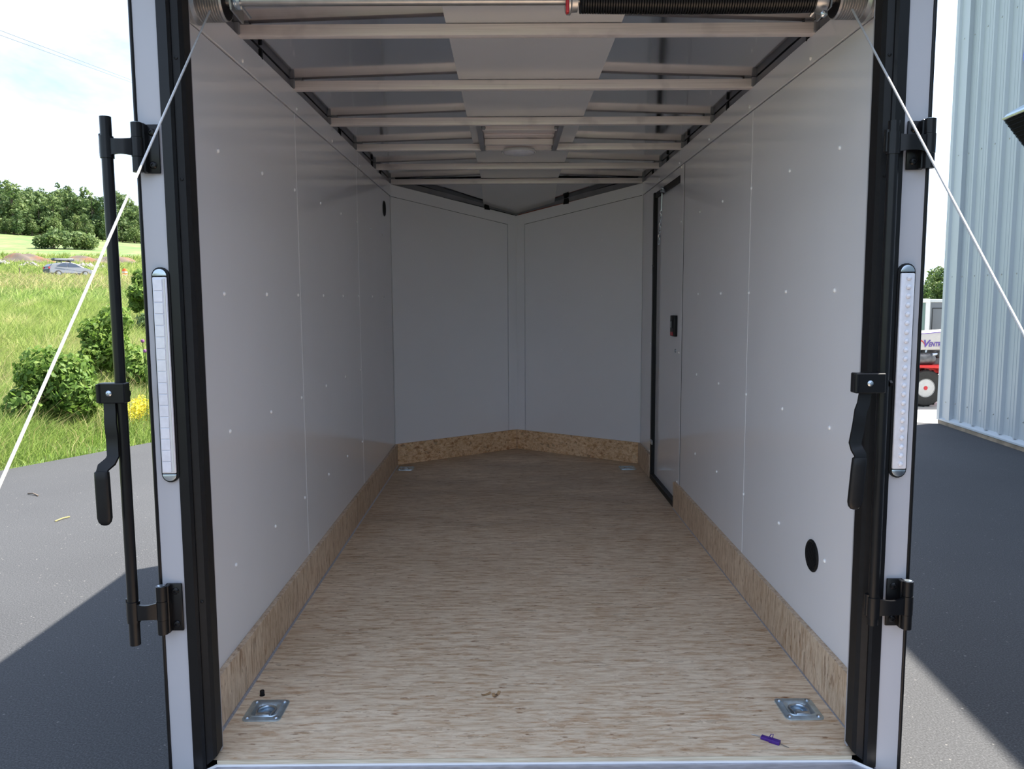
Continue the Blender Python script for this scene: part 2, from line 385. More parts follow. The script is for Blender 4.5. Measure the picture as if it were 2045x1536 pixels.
# ---- side walls
SCREW = None
def screw_mesh():
    m = MB().lathe([(.0066, 0), (.0064, .0016), (.0045, .0038), (.0, .0046)], (0, 0, 0), (0, 0, 1), 8)
    o = m.build('screw', 'rivet_white'); me = o.data; bpy.data.objects.remove(o); return me
SCREW = screw_mesh()
def put_screw(parent, loc, axis, name='screw'):
    o = bpy.data.objects.new(name, SCREW); COL.objects.link(o); o.parent = parent
    o.location = loc; o.rotation_euler = Vector(axis).to_track_quat('Z', 'Y').to_euler(); return o
def panel(parent, sx, y0, y1, z0, z1, name='panel', proud=0, mat='wall_white'):
    a, b = sx*(HW-proud), sx*(HW+.008)
    return MB().box(min(a, b), max(a, b), y0, y1, z0, z1, bev=.0008).build(name, mat, parent)
def side_wall(sx):
    side = 'left' if sx < 0 else 'right'
    w = thing('wall_'+side, 'white panelled %s side wall of the trailer' % side, 'wall', (0, 0, 0), kind='structure')
    if sx < 0:
        panel(w, sx, .03, 1.175, .0, ZS-.004); panel(w, sx, 1.178, 2.394, .0, ZS-.004); panel(w, sx, 2.397, LY-.001, .0, ZS-.004)
        seams = [1.1765, 2.3955]
    else:
        panel(w, sx, .03, 1.160, .0, ZS-.004); panel(w, sx, 1.163, 2.318, .0, ZS-.004)
        panel(w, sx, 3.172, LY-.001, .0, ZS-.004); panel(w, sx, 2.412, 3.170, 1.800, ZS-.004, 'door_header_panel')
        panel(w, sx, 2.322, 2.410, .0, ZS-.004, 'door_side_panel', .003)
        for y in (2.3195, 2.4115): MB().box(.8545, .8635, y-.0028, y+.0028, ZK+.002, ZS-.005).build('trim_dark_strip', 'black_rubber', w, smooth=False)  # thin black strips along both edges of the door side panel
        seams = [1.1615]
    panel(w, sx, .03, 2.418, ZS, ZT, 'top_panel', .004); panel(w, sx, 2.421, LY-.001, ZS, ZT, 'top_panel', .004)
    for y in seams:
        MB().box(sx*(HW+.001)-.002, sx*(HW+.001)+.002, y-.0035, y+.0035, ZK+.003, ZS-.005, bev=.001).build('seam_trim', 'seam_white', w)
    core = MB().box(*sorted((sx*.866, sx*.903)), .03, LY, -.05, 1.995) if sx < 0 else MB().box(.866, .903, .03, 2.412, -.05, 1.995).box(.866, .903, 3.168, LY, -.05, 1.995).box(.866, .903, 2.412, 3.168, 1.80, 1.995)
    core.build('wall_core', 'dark_core', w, smooth=False)
    # upper rail seen above the panels and its black wire clips
    MB().box(*sorted((sx*.861, sx*.90)), .03, LY, ZT-.01, 1.96).build('upper_rail', 'rail_dark', w, smooth=False)
    for y in ((.78, 2.0, 2.9, 3.2) if sx < 0 else (.62, 1.52, 2.25, 2.78, 3.25)):
        MB().box(*sorted((sx*.850, sx*.872)), y-.006, y+.006, ZT-.004, 1.958, bev=.002).build('wire_clip', 'black_rubber', w)
    ys = [.35, .745, 1.14, 1.555, 1.965, 2.365] if sx < 0 else [.35, .745, 1.155, 1.56, 1.97]
    for y in ys:
        for z in (1.56, 1.17, .78, .388): put_screw(w, (sx*(HW-.0002), y, z), (-sx, 0, 0))
    if sx < 0:
        for y in (2.80, 3.22):
            for z in (1.56, 1.17): put_screw(w, (sx*HW, y, z), (-sx, 0, 0))
    else:
        for z in (1.55, .86, .155): put_screw(w, (sx*(HW-.003), 2.37, z), (-sx, 0, 0))
        for z in (1.3, .86, .16): put_screw(w, (sx*HW, 3.24, z), (-sx, 0, 0))
        put_screw(w, (sx*(HW-.004), 2.37, 1.832), (-sx, 0, 0))
    for y in ((.17, .58, 1.19, 1.80, 2.47) if sx < 0 else (.17, .58, 1.19, 1.80, 2.43, 3.0)): put_screw(w, (sx*(HW-.0042), y, ZS+.016), (-sx, 0, 0))
    return w
WL = side_wall(-1); WR = side_wall(1)

# ---- pointed front wall
def front_wall():
    w = thing('wall_front', 'white panelled pointed front wall of the trailer', 'wall', (0, 0, 0), kind='structure')
    def ztop(x): return ZT-.004-.153*(1-abs(x)/HW)
    def zseam(x): return ZS-.151*(1-abs(x)/HW)
    nrm = Vector((0, 0, 0))
    for sx in (-1, 1):
        d = Vector((-sx*HW, AY-LY, 0)).normalized(); nb = Vector((sx*(AY-LY), HW, 0)).normalized()  # outward
        def P(x, z, o=0): return Vector((sx*x, vy(x), z))+nb*o
        x0, x1 = HW, .066
        MB().prism([P(x0, .0), P(x1, .0), P(x1, zseam(x1)-.003), P(x0, zseam(x0)-.003)], nb*.008).build('panel', 'wall_white', w, smooth=False)
        MB().prism([P(x0, zseam(x0), -.003), P(.063, zseam(.063), -.003), P(.063, ztop(.063), -.003), P(x0, ztop(x0), -.003)], nb*.011).build('top_panel', 'wall_white', w, smooth=False)
        MB().prism([P(.063, .0, -.004), P(.002, .0, -.004), P(.002, ztop(.002), -.004), P(.063, ztop(.063), -.004)], nb*.012).build('corner_trim', 'wall_white', w, smooth=False)
        MB().prism([P(HW+.02, -.05, .010), P(0, -.05, .010), P(0, 1.845, .010), P(HW+.02, 1.995, .010)], nb*.04).build('wall_core', 'dark_core', w, smooth=False)
        # nose rail above the panels
        MB().prism([P(x0, ztop(x0)-.003, .005), P(0, ztop(0)-.003, .005), P(0, ztop(0)+.040, .005), P(x0, ztop(x0)+.040, .005)], nb*.02).build('upper_rail', 'rail_dark', w, smooth=False)
        cx = .215 if sx < 0 else .36
        MB().prism([P(cx+.02, ztop(cx)-.006, -.004), P(cx-.02, ztop(cx)-.010, -.004), P(cx-.013, ztop(cx)+.03, -.002), P(cx+.013, ztop(cx)+.034, -.002)], nb*.014).build('wire_clip', 'black_rubber', w, smooth=False)
        MB().tube([P(HW*t, ztop(HW*t)+.003+.006*math.sin(9*t)*t, -.001) for t in np.linspace(.6, .02, 9)], .0022, 5).build('wire', 'wire_red' if sx > 0 else 'black_rubber', w)
        MB().tube([(sx*(HW-.004), LY-.003, ZK), (sx*(HW-.004), LY-.003, ZT-.004)], .003, 6).build('corner_bead', 'seam_white', w)
        for x in (.30, .30, .30): pass
        for z in (1.56, 1.17, .78, .39):
            for x in (.33, .60): put_screw(w, P(x, z, -.0003), -nb).scale = (.55, .55, .55)
        for z in (1.45, .9, .35): put_screw(w, P(.032, z, -.0043), -nb).scale = (.6, .6, .6)
    MB().prism([(-.07, AY-.030, -.05), (0, AY+.012, -.05), (.07, AY-.030, -.05), (.07, AY+.08, -.05), (-.07, AY+.08, -.05)], (0, 0, 1.93)).build('wall_core', 'dark_core', w, smooth=False)
    MB().tube([(0, AY-.006, .02), (0, AY-.006, ztop(0))], .0025, 6).build('corner_bead', 'seam_white', w)
    MB().lathe([(.006, 0), (.006, .006), (0, .008)], (0, AY-.010, ztop(0)+.012), (0, -1, 0), 8).build('bolt', 'rail_dark', w)
front_wall()

# ---- ceiling
BOWS = [.582+i*.6096 for i in range(6)]
SX0, SX1 = -.240, .279
def ceiling():
    c = thing('ceiling', 'bright aluminium trailer ceiling with cross bows', 'ceiling', (0, 0, 0), kind='structure')
    y0, y1 = -.02, 3.645
    for xa, xb, nm in ((-.90, SX0+.012, 0), (SX1-.012, .90, 1)):
        m = MB(); nx, ny = 10, 48; zs = []
        for j in range(ny+1):
            y = y0+(y1-y0)*j/ny
            for i in range(nx+1):
                x = xa+(xb-xa)*i/nx; t = (i/nx if nm == 0 else 1-i/nx)
                ph = (y-.566)/.6096
                z = RZ+.0015+.011*t+.0004*math.sin(math.pi*ph)**2
                m.v.append((x, y, z))
        for j in range(ny):
            for i in range(nx): a = j*(nx+1)+i; m.f.append((a, a+1, a+nx+2, a+nx+1)); m.m.append(0)
        # sloped nose part
        def zn(x, y): return RZ+.004-.168*max(0, (y-3.655))/.56
        b = len(m.v); xi = xb if nm == 0 else xa; xo = -.88 if nm == 0 else .88
        m.add([(xo, 3.645, zn(xo, 3.645)), (xi, 3.645, zn(xi, 3.645)), (xi, vy(xi)+.03, zn(xi, vy(xi)+.03))], [(0, 1, 2)])
        m.build('roof_sheet', 'roof_alu', c)
    m = MB(); pts = [y0]+list(np.arange(.1, 3.64, .0508))+[3.645]
    for j in range(len(pts)-1):
        for xa_, xb_ in ((SX0, SX1),):
            f = lambda y: RZ-.0012+.0003*math.sin(math.pi*(y-.566)/.6096)**2
            m.add([(xa_, pts[j], f(pts[j])), (xb_, pts[j], f(pts[j])), (xb_, pts[j+1], f(pts[j+1])), (xa_, pts[j+1], f(pts[j+1]))], [(0, 1, 2, 3)])
    zn = lambda y: RZ-.001-.168*max(0, (y-3.655))/.56
    m.add([(SX0, 3.645, RZ-.001), (SX1, 3.645, RZ-.001), (SX1, vy(SX1)+.02, zn(vy(SX1)+.02)), (0, AY+.015, zn(AY+.015)), (SX0, vy(SX0)+.02, zn(vy(SX0)+.02))], [(0, 1, 2, 3, 4)])
    bm = bmesh.new(); vs = [bm.verts.new(p) for p in m.v]
    for f in m.f: bm.faces.new([vs[i] for i in f])
    bmesh.ops.remove_doubles(bm, verts=bm.verts[:], dist=1e-5); mm = MB(); mm.bm(bm)
    mm.build('center_strip', 'strip', c)
    for i, b in enumerate(BOWS):
        segs = [(-HW+.004, HW-.004)] if i != 3 else [(-HW+.004, -.196), (.190, HW-.004)]
        for xa, xb in segs: MB().box(xa, xb, b-.032, b, ZB, RZ-.003, bev=.0022, seg=2).build('roof_bow', 'bow', c)
        for sx in (-1, 1):
            MB().box(*sorted((sx*(HW-.010), sx*(HW+.012))), b-.040, b-.028, ZB+.004, RZ+.002, bev=.0015).box(*sorted((sx*(HW-.035), sx*(HW+.01))), b-.030, b-.004, RZ-.004, RZ+.002).build('bow_bracket', 'rail_dark', c)
    # outer roof
    MB().prism([(-.905, -.05, 1.982), (.905, -.05, 1.982), (.905, LY+.03, 1.982), (-.905, LY+.03, 1.982)], (0, 0, .05)).prism([(-.92, LY+.0, 1.99), (.92, LY+.0, 1.99), (.0, AY+.09, 1.815)], (0, 0, .05)).build('roof_skin', 'skin_white', c, smooth=False)
ceiling()

# ---- rear door frame
def rear_frame(sx):
    t = thing('trim_1' if sx < 0 else 'trim_2', 'white rear post with black jamb at the %s of the opening' % ('left' if sx < 0 else 'right'), 'post', (sx*.85, 0, -.1), kind='structure')
    X = lambda a, b: sorted((sx*a, sx*b))
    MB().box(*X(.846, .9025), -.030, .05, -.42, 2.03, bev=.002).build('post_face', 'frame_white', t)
    MB().box(*X(.9015, .9085), -.034, .06, -.42, 2.03, bev=.002).build('edge_trim', 'black_metal', t)
    z0 = -.012
    MB().prism([(sx*.8465, -.033, z0), (sx*.824, -.033, z0), (sx*.819, -.026, z0), (sx*.819, .05, z0), (sx*.8465, .05, z0)], (0, 0, 1.90)).build('jamb', 'black_metal', t, smooth=False)
    MB().prism([(sx*.820, -.020, z0+.01), (sx*.804, -.016, z0+.022), (sx*.798, -.004, z0+.026), (sx*.798, .034, z0+.03), (sx*.820, .034, z0+.01)], (0, 0, 1.88)).build('door_seal', 'black_rubber', t, smooth=False)
    MB().box(*X(.803, .856), .036, .052, 0.002, 1.93, bev=.001).build('inner_trim', 'frame_white', t)
    for z in (1.70, 1.43, .42): MB().lathe([(.004, 0), (.004, .002), (0, .003)], (sx*.812, -.018, z), (0, -1, 0), 8).build('jamb_screw', 'black_rubber', t)
    return t
rear_frame(-1); rear_frame(1)
hd = thing('trim_3', 'white rear header above the opening', 'header', (0, 0, 2.0), kind='structure')
MB().box(-.905, .905, -.13, .05, 1.935, 2.03, bev=.004).build('header_beam', 'frame_white', hd)  # unseen; overhang drawn out so its shadow reaches down the left cable

# ---- side door
def side_door():
    t = thing('door_1', 'grey side door in the right wall with black seal', 'door', (.86, 2.79, 0), kind='structure')
    ya, yb = 2.412, 3.170
    MB().box(.868, .884, ya+.02, yb-.02, .03, 1.77, bev=.001).build('door_leaf', 'wall_white', t)
    MB().box(.846, .872, yb-.042, yb, .0, 1.80, bev=.002).build('door_seal', 'black_rubber', t)
    MB().box(.852, .890, ya, yb-.03, 1.768, 1.80, bev=.002).build('door_seal', 'black_rubber', t)
    MB().box(.862, .890, ya, ya+.03, .0, 1.80, bev=.002).build('door_seal', 'black_rubber', t)
    MB().box(.842, .905, ya-.002, yb-.02, -.01, .032, bev=.003).build('door_sill', 'black_rubber', t)
    MB().box(.884, .902, ya, yb, -.02, 1.81).build('outer_skin', 'skin_white', t, smooth=False)
    la = MB().box(.848, .870, 2.50, 2.60, .94, 1.055, bev=.004, seg=2).build('latch', 'black_rubber', t)
    MB().box(.843, .850, 2.525, 2.575, .985, 1.03, bev=.002).build('latch_paddle', 'black_grip', la)
    MB().box(.842, .8445, 2.545, 2.556, .99, 1.022).build('latch_slot', 'zinc', la)
    MB().box(.8455, .849, 2.52, 2.585, .945, .965, bev=.001).build('latch_tab', 'red_paint', la)
    MB().lathe([(.010, 0), (.010, .004), (.006, .007), (0, .007)], (.868, 2.53, .86), (-1, 0, 0), 12).build('lock_cylinder', 'zinc', t)
    MB().box(.842, .850, 3.10, 3.16, .225, .255, bev=.002).lathe([(.006, 0), (.006, .008), (0, .010)], (.846, 3.09, .245), (-1, 0, 0), 8).build('hinge', 'zinc', t)
    MB().lathe([(.007, 0), (.007, .006), (0, .009)], (.846, 3.15, 1.35), (-1, 0, 0), 8).build('hinge_pin', 'zinc', t)
side_door()
def chain():
    t = thing('door_check_chain', 'slack chain and spring hanging from the top of the side door', 'chain', (.84, 2.86, 1.79))
    m = MB()
    helix = [(.838+.012*math.cos(a), 2.84-.005*a/6.28*1.3+.010*math.sin(a), 1.80-.010*a/6.28) for a in np.linspace(0, 6.28*4, 48)]
    m.tube(helix, .0026, 5); m.build('spring', 'zinc', t)
    MB().tube([(.838, 2.84, 1.758), (.838, 2.855, 1.66)], .003, 6).build('hook', 'zinc', t)
    y, z = 2.858, 1.66
    for i in range(11):
        a = i*1.57; cy, cz = y+.006*i, z-.017*i-.008
        u = Vector((math.cos(a), math.sin(a)*.9, 0)).normalized(); v = Vector((0, .25, -1)).normalized()
        pts = [Vector((.838, cy, cz))+u*.0065*math.sin(q)+v*.0125*math.cos(q) for q in np.linspace(0, 2*math.pi, 11)[:-1]]
        MB().tube(pts, .0021, 5, closed=True).build('chain_link', 'zinc', t)
chain()

# ---- wall vents
def wall_vent(label, loc, sx):
    t = thing('wall_vent', label, 'vent', loc)
    R = .049
    MB().lathe([(R, 0), (R, .003), (R-.004, .006), (R-.008, .004), (R-.008, .001), (0, .001)], (0, 0, 0), (-sx, 0, 0), 32).build('vent_rim', 'black_rubber', t, local=True)
    for i in range(9):
        s = -.036+.009*i; h = math.sqrt(max(0, (R-.007)**2-s*s)); dirv = Vector((0, .55, .83)); nv = Vector((0, .83, -.55))
        MB().tube([nv*s+dirv*h+Vector((-sx*.003, 0, 0)), nv*s-dirv*h+Vector((-sx*.003, 0, 0))], .0022, 5).build('louvre', 'black_grip', t, local=True)
wall_vent('small round black vent high on the left wall near the nose', (-HW, 3.325, 1.733), -1)
wall_vent('round black grille vent low on the right wall near the opening', (HW, .443, .373), 1)

# ---- roof vent and lamp
def roof_vent():
    t = thing('roof_vent', 'square aluminium framed roof hatch between two ceiling bows', 'hatch', (-.003, 2.1, 1.93))
    for sx, x in ((-1, -.190), (1, .184)):
        MB().box(x-.012, x+.012, BOWS[2]+.001, BOWS[3]+.006, ZB, RZ-.003, bev=.001).build('frame_rail', 'rail_dark', t)
    for ya in (1.885, 2.235, BOWS[3]-.03):
        MB().box(-.176, .170, ya, ya+.028, ZB, ZB+.030, bev=.002).build('frame_cross_bar', 'bow', t)
    MB().box(-.177, .171, 1.803, BOWS[3]-.001, 1.9585, 1.961).build('hatch_lid', 'bow', t)
    for y in (2.00, 2.12): MB().box(-.175, .169, y, y+.012, 1.948, 1.9585, bev=.002).build('lid_rib', 'bow', t)
    for sx, x in ((-1, -.168), (1, .162)): MB().lathe([(.009, 0), (.009, .014), (0, .016)], (x, 1.86, 1.93), (0, -1, 0), 8).build('corner_bolt', 'rail_dark', t)
roof_vent()
def dome_lamp():
    t = thing('ceiling_lamp', 'round frosted dome lamp at the front edge of the roof hatch', 'lamp', (.0, 2.425, ZB-.027))
    MB().lathe([(.0, 0), (.092, 0), (.094, -.006), (.090, -.012), (.082, -.012)], (0, 0, 0.034), (0, 0, 1), 32).build('lamp_base', 'white_plastic', t, local=True)
    MB().lathe([(.084, -.012), (.080, -.020), (.062, -.0245), (.03, -.027), (0, -.0275)], (0, 0, 0.034), (0, 0, 1), 32).build('lamp_lens', 'pale_lens', t, local=True)
dome_lamp()

# ---- counterbalance shaft over the opening
def shaft():
    y, z = .16, 1.886
    t = thing('counterbalance_shaft', 'steel shaft with coil spring and cable drums across the top of the opening', 'spring shaft', (0, y, z))
    MB().cyl((-.85, y, z), (.85, y, z), .0127, 16).build('shaft', 'galv', t)
    for sx in (-1, 1):
        prof = [(.020, -.006), (.047, -.006), (.0475, .0)]
        for i in range(9):
            h = .001+i*.0064; prof += [(.0442, h), (.0452, h+.0012), (.0488, h+.0032), (.0488, h+.0040)]
        prof += [(.047, .060), (.050, .064), (.0555, .068), (.0555, .074), (.052, .077), (.053, .082), (.050, .084), (.016, .084)]
        MB().lathe(prof, (sx*.757, y, z), (sx, 0, 0), 40).build('cable_drum', 'drum_metal', t)
        MB().lathe([(.0, .0), (.043, 0.0), (.046, -.004), (.044, -.007), (.0, -.0065)], (sx*.757, y, z), (sx, 0, 0), 32).build('drum_shade_disc', 'black_rubber', t)  # black disc painting the dark of the hollow drum end
        MB().lathe([(.013, 0), (.020, 0), (.021, .004), (.019, .006), (.021, .008), (.019, .010), (.021, .012), (.021, .02), (.013, .02)], (sx*.725-.01, y, z), (1, 0, 0), 20).build('collar', 'zinc', t)
        MB().prism([(sx*.73, y-.03, z-.030), (sx*.73, y+.06, z-.035), (sx*.73, y+.08, z+.06), (sx*.73, y-.06, z+.06)], (sx*.004, 0, 0)).build('bearing_plate', 'galv', t, smooth=False)
        MB().tube([(sx*.745, y-.040, z+.03), (sx*.70, y+.02, z-.035)], .004, 6).build('plate_edge', 'galv', t)
    MB().tube([(-.765, y-.045, z+.025), (-.75, y-.04, z+.0)], .006, 6).build('set_screw', 'red_paint', t)
    # the coil
    n = 92; x0, x1 = .118, .700; pts = []; per = 12
    for i in range(n*per+1):
        a = 2*math.pi*i/per; u = i/(n*per); sag = -.0025*math.sin(math.pi*u)
        pts.append((x0+(x1-x0)*u, y+.0305*math.cos(a), z+sag+.0305*math.sin(a)))
    MB().tube(pts, .0034, 5).build('spring', 'black_metal', t)
    MB().lathe([(.013, 0), (.030, 0), (.036, .004), (.036, .012), (.030, .016), (.029, .03), (.013, .03)], (.085, y, z), (1, 0, 0), 24).build('winding_cone', 'drum_metal', t)
    MB().box(.084, .092, y-.040, y-.02, z-.042, z-.012, bev=.002).build('cone_flag', 'red_paint', t)
    MB().lathe([(.013, 0), (.029, 0), (.036, .016), (.036, .028), (.02, .034), (.013, .034)], (.700, y, z), (1, 0, 0), 24).build('stationary_cone', 'galv', t)
    MB().lathe([(.009, 0), (.009, .008), (.005, .010), (0, .018)], (.715, y-.025, z-.045), (0, -1, -.2), 6).build('cone_bolt', 'zinc', t)
shaft()
def cable(sx, label, a, b):
    t = thing('lift_cable', label, 'cable', a, 'lift cables')
    A, B = Vector(a), Vector(b)
    MB().tube([A, A.lerp(B, .5), B], .0025, 7).build('cable_strand', 'steel_cable', t)
    MB().cyl(B, B.lerp(A, .03), .006, 8).build('cable_ferrule', 'zinc', t)
cable(-1, 'thin steel lift cable slanting from the left drum to the ramp', (-.775, .108, 1.845), (-.77, -1.95, -.29))
cable(1, 'thin steel lift cable slanting from the right drum to the ramp', (.775, .108, 1.842), (.765, -1.95, -.50+.21))

# ---- ramp door, let down behind the opening
def ramp():
    t = thing('ramp_door', 'strand board ramp door lowered onto the asphalt', 'ramp', (0, -.11, -.05))
    d = Vector((0, -1.99, -.40)).normalized(); nrm = Vector((0, -d.z, d.y)).normalized()
    if nrm.z < 0: nrm = -nrm
    o = Vector((0, -.115, -.045))
    def P(x, l, h): return o+d*l+nrm*h+Vector((x, 0, 0))
    MB().prism([P(-.79, 0, 0), P(.79, 0, 0), P(.79, 2.0, 0), P(-.79, 2.0, 0)], nrm*-.012).build('ramp_board', 'osb_ramp', t, smooth=False)
    MB().prism([P(-.80, 0, -.0125), P(.80, 0, -.0125), P(.80, 2.01, -.0125), P(-.80, 2.01, -.0125)], nrm*-.02).build('ramp_skin', 'frame_white', t, smooth=False)
    MB().cyl((-.80, -.108, -.04), (.80, -.108, -.04), .010, 10).build('hinge_rod', 'zinc', t)
ramp()
def chassis():
    t = thing('trailer_chassis', 'dark steel frame and wheels under the trailer', 'chassis', (0, 2, -.3))
    for sx in (-1, 1):
        MB().box(*sorted((sx*.60, sx*.66)), .02, 3.6, -.26, -.135).build('frame_rail', 'dark_core', t, smooth=False)
        w = MB().lathe([(.10, -.08), (.20, -.085), (.235, -.08), (.245, -.05), (.245, .05), (.235, .08), (.20, .085), (.10, .08), (.10, -.08)], (sx*.76, 1.9, -.255), (sx, 0, 0), 28, caps=False).build('tyre', 'tyre', t)
        MB().lathe([(0, .03), (.06, .04), (.10, .06), (.105, .08), (.12, .082)], (sx*.76, 1.9, -.255), (sx, 0, 0), 24).build('wheel_rim', 'galv', t)
    MB().cyl((-.70, 1.9, -.255), (.70, 1.9, -.255), .03, 10).build('axle', 'dark_core', t)
    MB().box(-.03, .03, 3.6, 5.3, -.24, -.16).cyl((0, 5.2, -.20), (0, 5.2, -.50), .03, 10).build('tongue', 'dark_core', t)
chassis()

# ---- locking bars
def locking_bar(sx, label, out):
    """out: +1 the bar is swung outwards past the post, -1 it lies inwards over the jamb"""
    t = thing('locking_bar', label, 'locking bar', (sx*.897, -.06, .32), 'locking bars')
    kx = sx*.893; ky = -.056
    if out > 0: rx, ry, zt, zb = sx*.959, -.062, 1.561, .332
    else: rx, ry, zt, zb = sx*.807, -.066, 1.543, .371
    MB().cyl((rx, ry, zb), (rx, ry, zt), .0125, 16).build('bar_tube', 'black_metal', t)
    dx = rx-kx
    for (z0, z1, s0, s1) in ((1.440, 1.549, 1.474, 1.516), (.356, .474, .392, .437)):
        br = MB().prism([(kx-sx*.004, -.034, z0), (sx*.851, -.034, z0), (sx*.851, -.034, z1), (kx-sx*.004, -.034, z1)], (0, -.006, 0), bev=.002).build('hinge_plate', 'black_metal', t)
        MB().box(*sorted((kx-sx*.008, kx-sx*.016)), -.056, -.038, z0, z1, bev=.002).build('hinge_rib', 'black_metal', br)
        for z in (z0+.018, z1-.018):
            MB().lathe([(.0085, 0), (.0085, .002), (.006, .005), (.003, .0055), (.003, .003), (0, .003)], (sx*.866, -.040, z), (0, -1, 0), 12).build('hinge_screw', 'black_metal', br)
        MB().cyl((kx, ky, z0), (kx, ky, s0-.001), .0125, 16).build('hinge_barrel', 'black_metal', t)
        MB().cyl((kx, ky, s1+.001), (kx, ky, z1), .0125, 16).build('hinge_barrel', 'black_metal', t)
        MB().cyl((kx, ky, z1-.002), (kx, ky, z1+.0015), .0085, 14).build('hinge_pin', 'zinc', t)
        # strap: sleeve round pin, gently curved plate, sleeve round tube
        n = 12; top = []
        for i in range(n+1):
            u = i/n; x = kx+dx*u; yy = ky+(ry-ky)*u-.010*math.sin(math.pi*u)*1.2
            top.append((x, yy, 1-.22*math.sin(math.pi*u)))
        m = MB().cyl((kx, ky, s0), (kx, ky, s1), .0135, 16).cyl((rx, ry, s0-.004), (rx, ry, s1+.002), .0152, 16)
        zc = (s0+s1)/2; hh = (s1-s0)/2
        V = []
        for (x, yy, k) in top: V += [(x, yy-.004, zc-hh*k), (x, yy-.004, zc+hh*k), (x, yy+.004, zc+hh*k), (x, yy+.004, zc-hh*k)]
        m.add(V, [(4*i+a, 4*i+(a+1) % 4, 4*i+4+(a+1) % 4, 4*i+4+a) for i in range(n) for a in range(4)])
        m.build('hinge_strap', 'black_metal', t)
        MB().cyl((rx+out*sx*.011, ry+.004, s0+.002), (rx+out*sx*.011, ry+.004, s1+.008), .008, 10).build('sleeve_tab', 'black_metal', t)
    # handle
    hy = -.075
    if out > 0:
        X0, X1, zc = -.996, -.935, .942
        path = [(-.980, -.074, .925), (-.979, -.076, .895), (-.978, -.080, .872), (-.976, -.080, .84), (-.976, -.080, .795), (-.980, -.086, .783), (-.994, -.094, .770), (-.997, -.096, .755)]
        grip = ((-.997, -.096, .762), (-.997, -.094, .634))
    else:
        X0, X1, zc = .731, .800, .955
        path = [(.764, -.074, .935), (.759, -.076, .905), (.750, -.084, .89), (.746, -.086, .86), (.739, -.086, .815), (.741, -.092, .803), (.747, -.098, .79), (.746, -.1, .775)]
        grip = ((.745, -.1, .784), (.737, -.1, .662))
    hb = MB().box(X0, X1, hy-.022, hy+.008, zc-.023, zc+.023, bev=.002).build('handle_bracket', 'black_metal', t)
    MB().cyl((X0+.002 if out < 0 else X0+.002, hy-.02, zc-.021), (X0+.002, hy-.02, zc+.021), .006, 10).build('bracket_fold', 'black_metal', hb)
    bx = (X0+X1)/2-(.004 if out > 0 else .002)
    MB().lathe([(.0068, 0), (.0068, .002), (.004, .004), (.002, .0045), (.002, .003), (0, .003)], (bx, hy-.022, zc), (0, -1, 0), 12).build('pivot_bolt', 'zinc', hb)
    MB().lathe([(.008, 0), (.008, .006), (.005, .007)], (rx+(.014 if out > 0 else .014), ry, zc-.004), (1, 0, 0), 6).build('clamp_nut', 'black_metal', hb)
    # lever: flat bar 28 mm wide
    V = []; hw = .0135
    for i, p in enumerate(path):
        a = Vector(path[max(i-1, 0)]); b = Vector(path[min(i+1, len(path)-1)]); T = (b-a).normalized(); sd_ = Vector((1, 0, 0)); sd_ = (sd_-T*sd_.dot(T)).normalized()*hw; nn = T.cross(sd_).normalized()*.0035
        P = Vector(p); V += [P-sd_-nn, P+sd_-nn, P+sd_+nn, P-sd_+nn]
    k = len(path)
    lv = MB().add(V, [(4*i+a, 4*i+(a+1) % 4, 4*i+4+(a+1) % 4, 4*i+4+a) for i in range(k-1) for a in range(4)]+[(0, 1, 2, 3), (4*k-1, 4*k-2, 4*k-3, 4*k-4)]).build('lever', 'black_metal', t)
    A, B = Vector(grip[0]), Vector(grip[1]); Ls = (A-B).length; ax = (B-A).normalized()
    m = MB(); V = []; ring = 16; prof = [(0, .014), (.002, .0160), (.02, .0165), (Ls-.018, .0165), (Ls-.008, .0140), (Ls-.002, .009), (Ls, .003)]
    for (h, r) in prof:
        for j in range(ring):
            a = 2*math.pi*j/ring; cx, cy = math.cos(a), math.sin(a)
            sxp = abs(cx)**.6*math.copysign(1, cx); syp = abs(cy)**.6*math.copysign(1, cy)
            V.append(A+ax*h+Vector((sxp*r, syp*r*.55, 0)))
    k = len(prof)
    m.add(V, [(i*ring+j, i*ring+(j+1) % ring, (i+1)*ring+(j+1) % ring, (i+1)*ring+j) for i in range(k-1) for j in range(ring)]+[tuple(range(ring)), tuple((k-1)*ring+j for j in range(ring))])
    m.build('grip', 'black_grip', t)
locking_bar(-1, 'black locking bar swung out to the left past the post', 1)
locking_bar(1, 'black locking bar lying in front of the right black jamb', -1)

